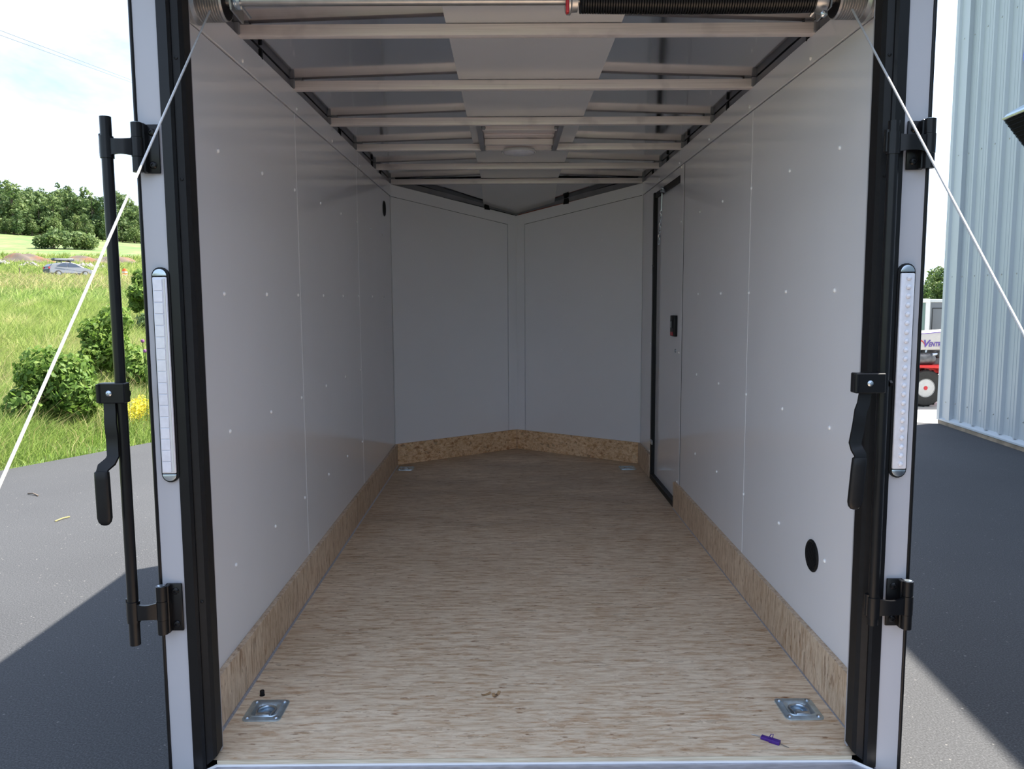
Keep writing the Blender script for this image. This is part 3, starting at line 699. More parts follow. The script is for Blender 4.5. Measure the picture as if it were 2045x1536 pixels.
# ---- rear light strips
def light_strip(sx, label):
    t = thing('light_strip', label, 'lamp', (sx*.862, -.031, .975), 'rear light strips')
    cx = sx*.8655; w = .0165; z0, z1 = .742, 1.208
    def stad(r, z0, z1, y, nseg=10):
        top = [(cx+r*math.cos(a), y, z1+r*math.sin(a)) for a in np.linspace(0, math.pi, nseg)]
        bot = [(cx-r*math.cos(a), y, z0-r*math.sin(a)) for a in np.linspace(0, math.pi, nseg)]
        return top+bot
    MB().prism(stad(.0205, z0, z1, -.0302), (0, -.006, 0)).build('gasket', 'black_rubber', t, smooth=False)
    for e, zc in ((1, z1), (-1, z0)):
        m = MB(); half = [(cx+w*math.cos(a), -.0365, zc+e*w*math.sin(a)) for a in np.linspace(0, math.pi, 12)]
        m.prism(half, (0, -.005, 0), bev=.001).build('end_cap', 'zinc', t)
    ln = MB().box(cx-w, cx+w, -.044, -.0365, z0+.002, z1-.002, bev=.003, seg=2).build('lens', 'pale_lens', t)
    if sx < 0:
        n = 17
        for i in range(n):
            za = z0+.006+(z1-z0-.012)*i/n; zb = z0+.006+(z1-z0-.012)*(i+.93)/n
            MB().box(cx-w+.003, cx+.007, -.0462, -.044, za, zb, bev=.0006).build('lens_segment', 'pale_lens', ln)
        MB().box(cx+.0085, cx+w-.003, -.0455, -.044, z0+.006, z1-.006, bev=.0006).build('lens_rib', 'white_plastic', ln)
    else:
        n = 22
        for i in range(n):
            zc = z0+.014+(z1-z0-.028)*i/(n-1)
            MB().lathe([(.0062, 0), (.0055, .0028), (.003, .0045), (0, .005)], (cx+.002, -.044, zc), (0, -1, 0), 10).build('led_reflector', 'pale_lens', ln)
light_strip(-1, 'slim white light strip with segmented lens on the left post')
light_strip(1, 'slim white light strip with beaded lens on the right post')

# ---- recessed floor rings
def d_ring():
    t = thing('tie_down_ring', '', 'tie-down', (0, 0, 0), 'recessed tie-down rings')
    hx, hy, rc = .053, .058, .014
    def outline(k):
        P = []
        for (cx, cy, a0) in ((hx-rc, hy-rc, 0), (-hx+rc, hy-rc, 90), (-hx+rc, -hy+rc, 180), (hx-rc, -hy+rc, 270)):
            for a in range(0, 91, 15):
                q = math.radians(a0+a); P.append((cx+rc*math.cos(q), cy+rc*math.sin(q)))
        return P
    O = outline(0); n = len(O); V = []; rings = []
    def ring(f, z):
        rings.append(len(V))
        for (x, y) in O: V.append((*f(x, y), z))
    circ = lambda r: (lambda x, y: (r*x/math.hypot(x, y), r*y/math.hypot(x, y)))
    ring(lambda x, y: (x, y), .0004); ring(lambda x, y: (x*.995, y*.995), .0034); ring(lambda x, y: (x*.96, y*.96), .0042)
    ring(circ(.0485), .0044); ring(circ(.0465), .0064); ring(circ(.0435), .0062); ring(circ(.036), .0012); ring(circ(.030), -.0045); ring(circ(.024), -.0070); ring(circ(.016), -.0075); ring(circ(.011), -.0035); ring(circ(.004), -.0025)
    F = [(rings[i]+j, rings[i]+(j+1) % n, rings[i+1]+(j+1) % n, rings[i+1]+j) for i in range(len(rings)-1) for j in range(n)]
    F.append(tuple(rings[-1]+j for j in range(n)))
    MB().add(V, F).build('plate', 'zinc_blue', t, local=True)
    pts = [(-.020, -.024, .001)]+[(.025*math.cos(a), .002+.025*math.sin(a), .001) for a in np.linspace(math.pi*1.06, -math.pi*.06, 15)]+[(.020, -.024, .001)]
    MB().tube(pts, .0036, 8).build('ring', 'zinc', t, local=True)
    MB().tube([(-.022, -.026, .001), (.022, -.026, .001)], .0048, 8).build('ring_bar', 'zinc', t, local=True)
    MB().box(-.019, .019, -.036, -.022, .004, .0085, bev=.0025, seg=2).build('clip', 'zinc', t, local=True)
    for x in (-1, 1):
        for y in (-1, 1): MB().lathe([(.0072, .0), (.0070, .002), (.005, .004), (.002, .0045), (0, .0035)], (x*.040, y*.044, .004), (0, 0, 1), 10).build('plate_screw', 'zinc', t, local=True)
    return t
dr0 = d_ring()
for i, ((x, y), lb) in enumerate(zip(DR, ('square zinc tie-down ring plate at the near left floor corner', 'square zinc tie-down ring plate at the near right floor corner',
                                         'zinc tie-down ring plate at the far left floor corner by the nose', 'zinc tie-down ring plate at the far right floor corner by the nose'))):
    o = dr0 if i == 0 else dup_tree(dr0)
    o.location = (x, y, 0); o['label'] = lb

# ---- small things on the floor
def litter():
    t = thing('plug_cap', 'tiny black rubber plug standing on the floor behind the left ring plate', 'plug', (-.788, .330, 0))
    MB().lathe([(.006, .0), (.0065, .001), (.0065, .014), (.0055, .0155), (0, .0155)], (0, 0, 0), (0, 0, 1), 14).build('plug_body', 'black_rubber', t, local=True)
    MB().lathe([(.0075, .0), (.0075, .0025), (.0065, .003)], (0, 0, 0), (0, 0, 1), 14).build('plug_lip', 'black_rubber', t, local=True)
    t = thing('wire_connector', 'crumpled purple plastic connector with wire ends on the floor near the sill', 'connector', (.617, .064, 0))
    ax = Vector((.81, -.59, 0)); sd_ = Vector((.59, .81, 0))
    def P(a, b, z): return ax*a+sd_*b+Vector((0, 0, z))
    for (a0, a1, b0, b1, h) in ((-.026, -.002, -.006, .008, .008), (-.004, .024, -.009, .006, .0095)):
        MB().prism([P(a0, b0, .0005), P(a1, b0, .0005), P(a1, b1, .0005), P(a0, b1, .0005)], (0, 0, h), bev=.0015).build('sleeve', 'purple', t, local=True)
    MB().tube([P(-.006, .006, .008), P(-.004, .013, .013), P(.002, .012, .015), P(.003, .004, .010)], .0012, 5).build('loop', 'purple', t, local=True)
    MB().tube([P(-.025, 0, .004), P(-.038, .004, .003), P(-.052, .003, .001)], .0012, 5).build('wire_end', 'galv', t, local=True)
    MB().tube([P(.022, -.002, .004), P(.034, -.004, .003), P(.047, -.003, .001)], .0012, 5).build('wire_end', 'galv', t, local=True)
    t = thing('wood_chip', 'small brown curl of wood lying on the floor near the opening', 'wood chip', (-.12, .318, 0))
    for (x, y, a, l) in ((-.012, .004, .5, .030), (.012, -.006, 1.9, .022), (.022, .006, 1.2, .024)):
        c, q = math.cos(a)*l/2, math.sin(a)*l/2; n_ = Vector((-q, c, 0)).normalized()*.0045; V = []
        for u in np.linspace(-1, 1, 5):
            p_ = Vector((x+c*u, y+q*u, .0012+.004*u*u)); V += [p_-n_, p_+n_, p_+n_+Vector((0, 0, .001)), p_-n_+Vector((0, 0, .001))]
        MB().add(V, [(4*i+a_, 4*i+(a_+1) % 4, 4*i+4+(a_+1) % 4, 4*i+4+a_) for i in range(4) for a_ in range(4)]).build('sliver', 'wood_chip', t, local=True)
    t = tag(MB().tube([(-4.211, 4.866, G+.008), (-4.156, 4.847, G+.012), (-4.082, 4.792, G+.006)], .006, 5).build('twig', 'bark'), 'thin dark twig lying on the sunlit asphalt', 'twig')
    t = tag(MB().tube([(-3.485, 3.989, G+.006), (-3.466, 4.058, G+.010), (-3.444, 4.114, G+.006)], .005, 5).build('straw', 'straw_blade'), 'pale straw stalk lying on the sunlit asphalt', 'straw')
litter()

# ------------------------------------------------------------------ outdoors
def world_px(u, v, D):
    """point at ground distance D along the photo ray (used to note where far things stand)"""
    a = (u-1022.5)/1597.2; b = -(v-768)/1597.2
    c, s = math.cos(.0055), math.sin(.0055); X = a*c+b*s; U = -a*s+b*c
    c, s = math.cos(-.10635), math.sin(-.10635); Y = c-U*s; Z = s+U*c
    k = D/math.hypot(X, Y); return Vector((CAM.x+X*k, CAM.y+Y*k, CAM.z+Z*k))
E0 = Vector((-5.07, 5.85, 0)); ED = Vector((.83, 1.59, 0)).normalized(); EN = Vector((-ED.y, ED.x, 0))
HD = [0, 9, 12, 20, 30, 45, 60, 75, 90, 96, 102, 115, 130, 138, 165, 190, 250, 300, 360, 480]
HZ = [-.5, -.5, -.47, -.28, .15, .85, 1.6, 2.35, 3.2, 3.6, 3.68, 4.8, 6.2, 7.6, 10.5, 13.0, 19.4, 26.5, 33, 38]
def terrain(x, y):
    x = np.asarray(x, float); y = np.asarray(y, float)
    dx, dy = x-CAM.x, y-CAM.y; D = np.hypot(dx, dy); az = np.degrees(np.arctan2(dx, dy))
    z = np.interp(D, HD, HZ)
    k = np.clip((-2-az)/18, 0, 1)*np.clip((az+110)/30, 0, 1); k = k*k*(3-2*k)
    s = (x-E0.x)*EN.x+(y-E0.y)*EN.y
    k = k*np.clip(s/2.5, 0, 1)
    und = .06*np.sin(x*.9+y*.3)*np.sin(y*.7)*np.clip(s/3, 0, 1)
    hill = 1-.018*np.clip(az+33, 0, 12)*np.clip((D-190)/80, 0, 1)
    return -.515+(z+.5)*k*hill+und
def outdoors_ground():
    # asphalt yard
    A = E0-ED*14; B = E0+ED*9
    P = [(A.x, A.y), (B.x, B.y), (1.0, 13.8), (2.4, 9.8), (4.5, 9.05), (5.75, 8.30), (14, 7.0), (14, -16), (-12, -16)]
    P = P[::-1]
    MB().prism([(x, y, G) for x, y in P], (0, 0, -.12)).build('asphalt_yard', 'asphalt', smooth=False)
    tag(bpy.data.objects['asphalt_yard'], 'grey asphalt yard around the trailer', 'asphalt', kind='structure')
    MB().prism([(2.4, 9.8, G-.004), (4.5, 9.05, G-.004), (5.75, 8.30, G-.004), (14, 7.0, G-.004), (30, 30, G-.004), (1, 30, G-.004)][::-1], (0, 0, -.1)).build('concrete_apron', 'concrete', smooth=False)
    tag(bpy.data.objects['concrete_apron'], 'pale concrete apron beyond the asphalt by the metal building', 'concrete', kind='structure')
    MB().prism([(900*math.cos(a), 900*math.sin(a), -.66) for a in np.linspace(0, 2*math.pi, 49)[:-1]], (0, 0, -.1)).build('far_ground', 'field', smooth=False)
    tag(bpy.data.objects['far_ground'], 'flat land all around', 'ground', kind='structure')
    az = np.radians(np.linspace(-112, 2, 150)); D = np.concatenate([np.linspace(3, 20, 30), np.geomspace(21, 480, 70)])
    Az, Dd = np.meshgrid(az, D); X = CAM.x+Dd*np.sin(Az); Y = CAM.y+Dd*np.cos(Az)
    Zz = terrain(X, Y); s = (X-E0.x)*EN.x+(Y-E0.y)*EN.y
    Zz = np.where(s < .0, -.64, Zz)
    nz, na = X.shape; idx = np.arange(nz*na).reshape(nz, na)
    q = np.stack([idx[:-1, :-1], idx[:-1, 1:], idx[1:, 1:], idx[1:, :-1]], -1).reshape(-1, 4)
    o = np_mesh('meadow', np.stack([X, Y, Zz], -1).reshape(-1, 3), q, 'field'); o.data.shade_smooth()
    tag(o, 'green meadow rising from the asphalt to the wooded hill', 'meadow', kind='structure')
    # road strip across the meadow
    a = world_px(-260, 560, 99); b = world_px(560, 556, 99); m = MB(); pts = []
    for i in range(41):
        t = i/40; x = a.x+(b.x-a.x)*t; y = a.y+(b.y-a.y)*t
        d = Vector((x-CAM.x, y-CAM.y, 0)).normalized()
        for e in (-2.6, 2.6): pts.append((x+d.x*e, y+d.y*e, float(terrain(x+d.x*e, y+d.y*e))+.10))
    m.add(pts, [(2*i, 2*i+1, 2*i+3, 2*i+2) for i in range(40)]).build('road', 'gravel'); tag(bpy.data.objects['road'], 'pale country road crossing the meadow', 'road', kind='structure')
outdoors_ground()

def blades(name, label, n, azr, Dr, hr, wid, mat, lean=.35, clump=0, keep=None, power=1.0):
    az = np.radians(rng.uniform(*azr, n)); u = rng.uniform(0, 1, n)**power; D = np.sqrt(Dr[0]**2+u*(Dr[1]**2-Dr[0]**2))
    x = CAM.x+D*np.sin(az); y = CAM.y+D*np.cos(az)
    s = (x-E0.x)*EN.x+(y-E0.y)*EN.y
    ok = s > .02
    if keep is not None: ok &= keep(x, y)
    x, y, s, D = x[ok], y[ok], s[ok], D[ok]; n = len(x)
    z = terrain(x, y)-.02
    h = rng.uniform(*hr, n)*np.clip(.25+s*.8, .25, 1)*(.75+.5*np.sin(x*1.7+2*np.sin(y*.8))**2)
    a = rng.uniform(0, 2*np.pi, n); wx, wy = np.cos(a)*wid*(D/D.min())**.6, np.sin(a)*wid*(D/D.min())**.6
    wind = np.array([.6, .25]); b = rng.normal(0, lean, (n, 2))+wind*lean*.9
    base = np.stack([x, y, z], 1); mid = base+np.stack([b[:, 0]*h*.3, b[:, 1]*h*.3, h*.55], 1); tip = base+np.stack([b[:, 0]*h, b[:, 1]*h, h*.95], 1)
    off = np.stack([wx, wy, np.zeros(n)], 1)
    V = np.empty((n, 5, 3)); V[:, 0] = base-off; V[:, 1] = base+off; V[:, 2] = mid+off*.75; V[:, 3] = mid-off*.75; V[:, 4] = tip
    i = np.arange(n)[:, None]*5
    T = np.concatenate([i+np.array([[0, 1, 2]]), i+np.array([[0, 2, 3]]), i+np.array([[3, 2, 4]])], 1).reshape(-1, 3)
    o = np_mesh(name, V.reshape(-1, 3), T, mat, tris=True)
    return tag(o, label, 'grass', kind='stuff')
AZR = (-37, -22)
blades('meadow_grass', 'green meadow grass in front, beside the asphalt edge', 60000, AZR, (8, 17), (.14, .40), .0045, 'grass_blade', .45)
blades('tall_grass', 'taller pale green grass in the middle of the meadow', 60000, AZR, (16, 42), (.3, .7), .008, 'grass_blade', .4)
blades('far_grass', 'distant grass below the road', 45000, AZR, (40, 88), (.35, .75), .03, 'grass_blade', .4)
blades('dry_grass', 'straw coloured seed heads standing in front of the road', 11000, AZR, (56, 90), (.5, 1.0), .024, 'straw_blade', .5)
blades('straw_stems', 'straw coloured stems among the near grass', 7000, AZR, (8, 24), (.3, .65), .003, 'straw_blade', .5)
blades('bank_grass', 'grass on the slope beyond the road', 18000, AZR, (104, 140), (.4, .9), .06, 'grass_blade', .4)

def leaf_cards(C, R, n, size, shell=.55, flat=0.0):
    """C: (k,3) lump centres, R: (k,) radii -> quads around the lumps"""
    k = len(C); w = R**2/np.sum(R**2); j = rng.choice(k, n, p=w)
    d = rng.normal(0, 1, (n, 3)); d /= np.linalg.norm(d, axis=1)[:, None]
    r = R[j]*(shell+(1-shell)*rng.uniform(0, 1, n)**.5)
    P = C[j]+d*r[:, None]
    nn = d+rng.normal(0, .55, (n, 3)); nn /= np.linalg.norm(nn, axis=1)[:, None]
    t = np.cross(nn, rng.normal(0, 1, (n, 3))); t /= np.linalg.norm(t, axis=1)[:, None]; b = np.cross(nn, t)
    s = size*rng.uniform(.6, 1.35, n)[:, None]
    V = np.empty((n, 4, 3)); V[:, 0] = P-t*s; V[:, 1] = P-b*s*.5+nn*s*.08; V[:, 2] = P+t*s; V[:, 3] = P+b*s*.5+nn*s*.08
    return V.reshape(-1, 3), np.arange(n*4).reshape(-1, 4)
def bush(name, label, loc, w, h, n, leaf, mat='bush_leaf', seed=0, lumps=14, group=None):
    t = thing(name, label, 'bush', loc, group)
    ang = rng.uniform(0, 2*np.pi, lumps); rad = np.sqrt(rng.uniform(0, 1, lumps))*w*.36
    C = np.stack([rad*np.cos(ang), rad*np.sin(ang), h*(.30+.45*rng.uniform(0, 1, lumps)*(1-(rad/(w*.5))**2))], 1); R = w*.5*rng.uniform(.28, .5, lumps)
    R = np.minimum(R, h*.5)
    V, Q = leaf_cards(C, R, n, leaf, .4); o = np_mesh('foliage', V, Q, mat, t); o['kind'] = 'stuff'
    m = MB()
    for i in range(0, lumps, 2): m.tube([(C[i][0]*.1, C[i][1]*.1, -.03), (C[i][0]*.6, C[i][1]*.6, C[i][2]*.6), tuple(C[i])], [.012*w, .008*w, .004*w], 5)
    m.build('stems', 'bark', t, local=True)
    return t
def gp(u, v0, D):
    p = world_px(u, v0, D); return (p.x, p.y, float(terrain(p.x, p.y)))
bush('leafy_shrub', 'leafy shrub left of the black bar, nearest bush to the asphalt', gp(128, 800, 11.6), 1.35, 1.12, 6000, .045)
bush('leafy_shrub', 'broad shrub behind the black bar, further back than the near one', gp(222, 720, 15.5), 1.35, 1.75, 5200, .052)
bush('leafy_shrub', 'shrub between black bar and post, in front of the traffic barrel', gp(283, 700, 14.0), .95, 1.05, 3600, .05)
bush('leafy_shrub', 'dark round shrub beside the left post under the sapling', gp(288, 612, 26), 1.0, .9, 2600, .07, 'tree_leaf')
bush('leafy_shrub', 'sapling with arching branches beside the left post at road height', gp(300, 600, 30), 1.3, 2.6, 2600, .09)
bush('yellow_weed', 'patch of yellow flowering weed between black bar and post', gp(283, 790, 11.2), .75, .50, 1800, .018, 'yellow_flower')
bush('field_bush', 'left half of the dark bush pair standing on the far meadow', gp(118, 500, 165), 6.6, 3.4, 1800, .30, 'tree_leaf')
bush('field_bush', 'right half of the dark bush pair standing on the far meadow', gp(163, 500, 165), 6.8, 3.0, 1800, .30, 'tree_leaf')
bush('round_bush', 'small yellow green bush at the foot of the wood', gp(48, 470, 246), 3.2, 3.0, 500, .35)
for i, (u, v) in enumerate(((292, 683), (297, 703))):
    p = world_px(u, v, 11.0); zt = float(terrain(p.x, p.y)); h = p.z-zt
    t = thing('thistle', ('taller purple thistle head beside the left post', 'lower purple thistle head beside the left post')[i], 'flower', (p.x, p.y, zt))
    MB().tube([(0, 0, -.02), (.02, 0, h*.5), (0, 0, h)], .005, 5).build('stem', 'bush_leaf', t, local=True)
    MB().lathe([(.006, 0), (.022, .012), (.024, .026), (.018, .04), (0, .044)], (0, 0, h-.01), (0, 0, 1), 10).build('flower_head', 'thistle', t, local=True)

# wood on the hill
def tree_proto(i, h, w, conical=False):
    t = thing('hillside_tree', '', 'tree', (0, 0, 0))
    k = 16; C = []; R = []
    for q in range(k):
        u = rng.uniform(0, 1); z = h*(.14+.76*u); rmax = w*.5*(math.sin(math.pi*(.22+.72*u))**.8 if not conical else (1.05-u)*.9)
        a = rng.uniform(0, 6.28); rr = rmax*rng.uniform(.2, .75)
        C.append((rr*math.cos(a), rr*math.sin(a), z)); R.append(max(.8, rmax*rng.uniform(.35, .55)))
    V, Q = leaf_cards(np.array(C), np.array(R), 1500, .42, .6); o = np_mesh('crown', V, Q, 'tree_leaf', t); o['kind'] = 'stuff'
    m = MB(); m.tube([(0, 0, -.5), (.1, 0, h*.35), (0, 0, h*.8)], [.28, .2, .05], 7)
    for q in range(0, k, 3): m.tube([(0, 0, C[q][2]*.6), C[q]], [.10, .03], 5)
    m.build('trunk', 'bark', t, local=True)
    return t
protos = [tree_proto(0, 12, 9), tree_proto(1, 14, 9.5), tree_proto(2, 10.5, 9), tree_proto(3, 16, 5.5), tree_proto(4, 12, 7.5)]
used = set()
def plant(pi, x, y, s, label, group, z=None):
    p = protos[pi]
    o = dup_tree(p) if pi in used else p
    used.add(pi); o.location = (x, y, float(terrain(x, y)) if z is None else z); o.scale = (s, s, s*rng.uniform(.92, 1.1)); o.rotation_euler = (0, 0, rng.uniform(0, 6.28))
    o['label'] = label
    if group: o['group'] = group
    elif 'group' in o: del o['group']
    return o
def polar(u, D):
    az = math.atan((u-1015)/1606.0); return CAM.x+D*math.sin(az), CAM.y+D*math.cos(az)
for row, D in enumerate((243, 250, 260, 271, 284, 298, 316)):
    for u in np.arange(-110, 400, 19 if row == 0 else 26):
        uu = u+rng.uniform(-9, 9)+(row % 2)*15; dd = D+rng.uniform(-5, 5)
        if D > 295 and uu > 95 and uu < 210: continue
        x, y = polar(uu, dd)
        plant(int(rng.choice([0, 1, 2, 4])), x, y, rng.uniform(.86, 1.16)*(1 if row else .52), 'leafy green tree in the wood covering the far hillside', 'trees of the hillside wood')
x, y = polar(133, 318); plant(3, x, y, 1.05, 'tall narrow tree standing alone above the skyline of the wood', None)
x, y = polar(198, 318); plant(0, x, y, 1.0, 'round skyline tree just left of the black bar, above the wood', None)
# tree line to the right of the trailer
for i, (u, D, s) in enumerate(((1832, 98, .36), (1850, 94, .36), (1868, 100, .42), (1886, 96, .50), (1905, 102, .46), (1925, 104, .5), (1810, 104, .40))):
    x, y = polar(u, D); plant((0, 2, 1, 4)[i % 4], x, y, s*1.0, ('leftmost', 'second', 'third', 'fourth', 'fifth', 'sixth', 'outermost')[i]+' tree from the left in the low tree line behind the parked trailers', 'trees behind the parked trailers', -.66)

# banks, rubble
def heap(name, label, u, v, D, w, h, dpt, mat, seed, cat='mound'):
    p = gp(u, v, D); r = np.random.default_rng(seed); n = 28; V = []
    az = math.atan2(p[0]-CAM.x, p[1]-CAM.y); ex = Vector((math.cos(az), -math.sin(az), 0)); ey = Vector((math.sin(az), math.cos(az), 0))
    ph = r.uniform(0, 6, 6)
    for j in range(n+1):
        for i in range(n+1):
            a, b = -1+2*i/n, -1+2*j/n; q = max(0, 1-a*a)*max(0, 1-b*b)
            z = h*q**.55*(1+.25*math.sin(4*a+ph[0])+.15*math.sin(9*a+5*b+ph[1]))+r.uniform(-.05, .05)*h*q-.25
            P = ex*(a*w/2)+ey*(b*dpt/2); gx, gy = p[0]+P.x, p[1]+P.y
            V.append((gx, gy, float(terrain(gx, gy))+z))
    o = MB().add(V, [(j*(n+1)+i, j*(n+1)+i+1, (j+1)*(n+1)+i+1, (j+1)*(n+1)+i) for j in range(n) for i in range(n)]).build(name, mat)
    return tag(o, label, cat)
heap('dirt_mound', 'bare reddish dirt bank behind the car, left part', 70, 522, 132, 8.5, 1.3, 6, 'dirt', 1)
heap('dirt_mound', 'bare brown dirt bank right of the car, behind the black bar', 208, 522, 133, 10.5, 1.2, 6, 'dirt', 5)
def rubble(label, u, v, D, w, n, seed):
    p = gp(u, v, D); r = np.random.default_rng(seed); az = math.atan2(p[0]-CAM.x, p[1]-CAM.y); m = MB()
    ex = Vector((math.cos(az), -math.sin(az), 0)); ey = Vector((math.sin(az), math.cos(az), 0))
    for k in range(n):
        a = r.normal(0, .28); b = r.normal(0, .3); P = ex*(a*w)+ey*(b*2.2); gx, gy = p[0]+P.x, p[1]+P.y; s = r.uniform(.14, .38)
        bm = bmesh.new(); bmesh.ops.create_icosphere(bm, subdivisions=1, radius=s)
        for q in bm.verts: q.co *= r.uniform(.65, 1.2); q.co.z *= .75
        hh = max(0, .7*(1-abs(a)/.6))*r.uniform(0, 1)
        bmesh.ops.translate(bm, verts=bm.verts[:], vec=(gx, gy, float(terrain(gx, gy))+s*.4+hh)); m.bm(bm)
    o = m.build('rubble_pile', 'rubble', smooth=False); tag(o, label, 'rubble', kind='stuff')
rubble('pale rubble pile behind the car bonnet', 178, 528, 120, 5.5, 130, 2)
rubble('pale rubble pile left of the car', 66, 528, 122, 2.8, 60, 3)
rubble('pale rubble pile at the left edge of the meadow', 4, 520, 126, 3.0, 60, 4)

# car on the road
def car():
    p = gp(145, 548, 98); t = thing('car', 'silver hatchback with a roof box driving along the road', 'car', (p[0], p[1], p[2]+.12))
    az = math.atan2(p[0]-CAM.x, p[1]-CAM.y); t.rotation_euler = (0, 0, -az+math.radians(24))
    Lh = 2.2; prof = [(-2.2, .35), (-2.22, .75), (-2.12, 1.05), (-1.75, 1.28), (-.75, 1.50), (.05, 1.50), (.55, 1.38), (1.25, .98), (1.95, .80), (2.2, .60), (2.22, .34)]
    bm = bmesh.new(); f = bm.faces.new([bm.verts.new((x, -.82, z)) for x, z in prof]); r = bmesh.ops.extrude_face_region(bm, geom=[f])
    bmesh.ops.translate(bm, verts=[e for e in r['geom'] if isinstance(e, bmesh.types.BMVert)], vec=(0, 1.64, 0))
    for v in bm.verts:
        if v.co.z > 1.0: v.co.y *= 1-.30*(v.co.z-1.0)/.5
        if abs(v.co.x) > 2.0: v.co.y *= .9
    bmesh.ops.recalc_face_normals(bm, faces=bm.faces[:]); bmesh.ops.bevel(bm, geom=bm.edges[:], offset=.06, segments=2, affect='EDGES')
    MB().bm(bm).build('body', 'car_silver', t, local=True)
    for sy in (-1, 1):
        def S_(x, z): return (x, sy*(.835-.246*max(0, z-1.0)/.5), z)
        MB().prism([S_(-.35, 1.02), S_(.95, 1.02), S_(.42, 1.34), S_(.0, 1.43), S_(-.35, 1.43)], (0, sy*.006, 0)).build('side_window', 'car_glass', t, smooth=False, local=True)
        MB().prism([S_(-1.55, 1.08), S_(-.42, 1.02), S_(-.42, 1.43), S_(-.8, 1.42)], (0, sy*.006, 0)).build('side_window', 'car_glass', t, smooth=False, local=True)
        for x in (-1.35, 1.38):
            w = MB().lathe([(.19, -.1), (.31, -.1), (.33, -.06), (.33, .08), (.30, .1), (.19, .1), (.19, -.1)], (x, sy*.74, .33), (0, sy, 0), 22, caps=False).build('wheel', 'tyre', t, local=True)
            MB().lathe([(.0, .10), (.07, .105), (.19, .085), (.20, .1)], (x, sy*.74, .33), (0, sy, 0), 18).build('rim', 'galv', w, local=True)
    MB().box(-2.27, -2.18, -.66, .66, .45, .78, bev=.02).build('rear_bumper', 'car_dark', t, local=True)
    MB().prism([(-2.19, -.60, .98), (-2.19, .60, .98), (-1.80, .54, 1.29), (-1.80, -.54, 1.29)], (-.03, 0, .03)).build('rear_window', 'car_glass', t, smooth=False, local=True)
    for sy in (-1, 1):
        MB().box(-2.24, -2.13, *sorted((sy*.5, sy*.74)), .80, .98, bev=.02).build('tail_light', 'red_paint', t, local=True)
        MB().box(2.08, 2.21, *sorted((sy*.45, sy*.72)), .62, .74, bev=.02).build('headlight', 'barrel_white', t, local=True)
    MB().prism([(1.22, -.66, 1.02), (1.22, .66, 1.02), (.60, .54, 1.37), (.60, -.54, 1.37)], (.03, 0, .02)).build('windscreen', 'car_glass', t, smooth=False, local=True)
    rb = MB().box(-1.55, .55, -.36, .36, 1.64, 1.94, bev=.11, seg=3).build('roof_box', 'car_dark', t, local=True)
    MB().box(-1.50, .50, -.37, .37, 1.74, 1.79, bev=.01).build('box_seam', 'car_silver', rb, local=True)
    for x in (-.9, .0): MB().cyl((x, -.58, 1.58), (x, .58, 1.58), .035, 8).box(x-.03, x+.03, -.60, -.54, 1.44, 1.60).box(x-.03, x+.03, .54, .60, 1.44, 1.60).build('roof_bar', 'car_dark', t, local=True)
car()
def barrel():
    p = gp(257, 556, 93); t = thing('traffic_barrel', 'orange and white traffic barrel beside the road', 'barrel', p)
    for i, (z0, z1, r0, r1, mt, nm) in enumerate(((0, .1, .34, .33, 'black_rubber', 'base'), (.1, .32, .29, .28, 'barrel_orange', 'orange_band'), (.32, .47, .28, .275, 'barrel_white', 'white_band'), (.47, .66, .275, .265, 'barrel_orange', 'orange_band'), (.66, .80, .265, .255, 'barrel_white', 'white_band'), (.80, 1.02, .255, .23, 'barrel_orange', 'orange_band'))):
        MB().lathe([(0, z0), (r0, z0), (r1, z1), (0, z1)], (0, 0, 0), (0, 0, 1), 20).build(nm, mt, t, local=True)
    MB().box(-.10, .10, -.02, .02, 1.02, 1.09, bev=.01).build('handle', 'barrel_orange', t, local=True)
barrel()
p = gp(47, 535, 103); tag(MB().tube([p, (p[0], p[1], p[2]+1.1)], .05, 6).build('marker_stake', 'bark'), 'thin dark marker stake beside the road left of the car', 'stake')
for i, (v0, v1) in enumerate(((58.5, 164), (68, 168.5))):
    a = world_px(-160, v0-(v1-v0)*160/279, 45); b = world_px(279, v1, 96); e = b+(b-a)*.6
    pts = [a.lerp(e, k/20)+Vector((0, 0, -1.2*math.sin(math.pi*k/20)*0)) for k in range(21)]
    tag(MB().tube(pts, .016, 5).build('power_line', 'wire_grey'), ('upper of the two overhead wires crossing the sky at top left', 'lower of the two overhead wires crossing the sky at top left')[i], 'wire', 'overhead wires')

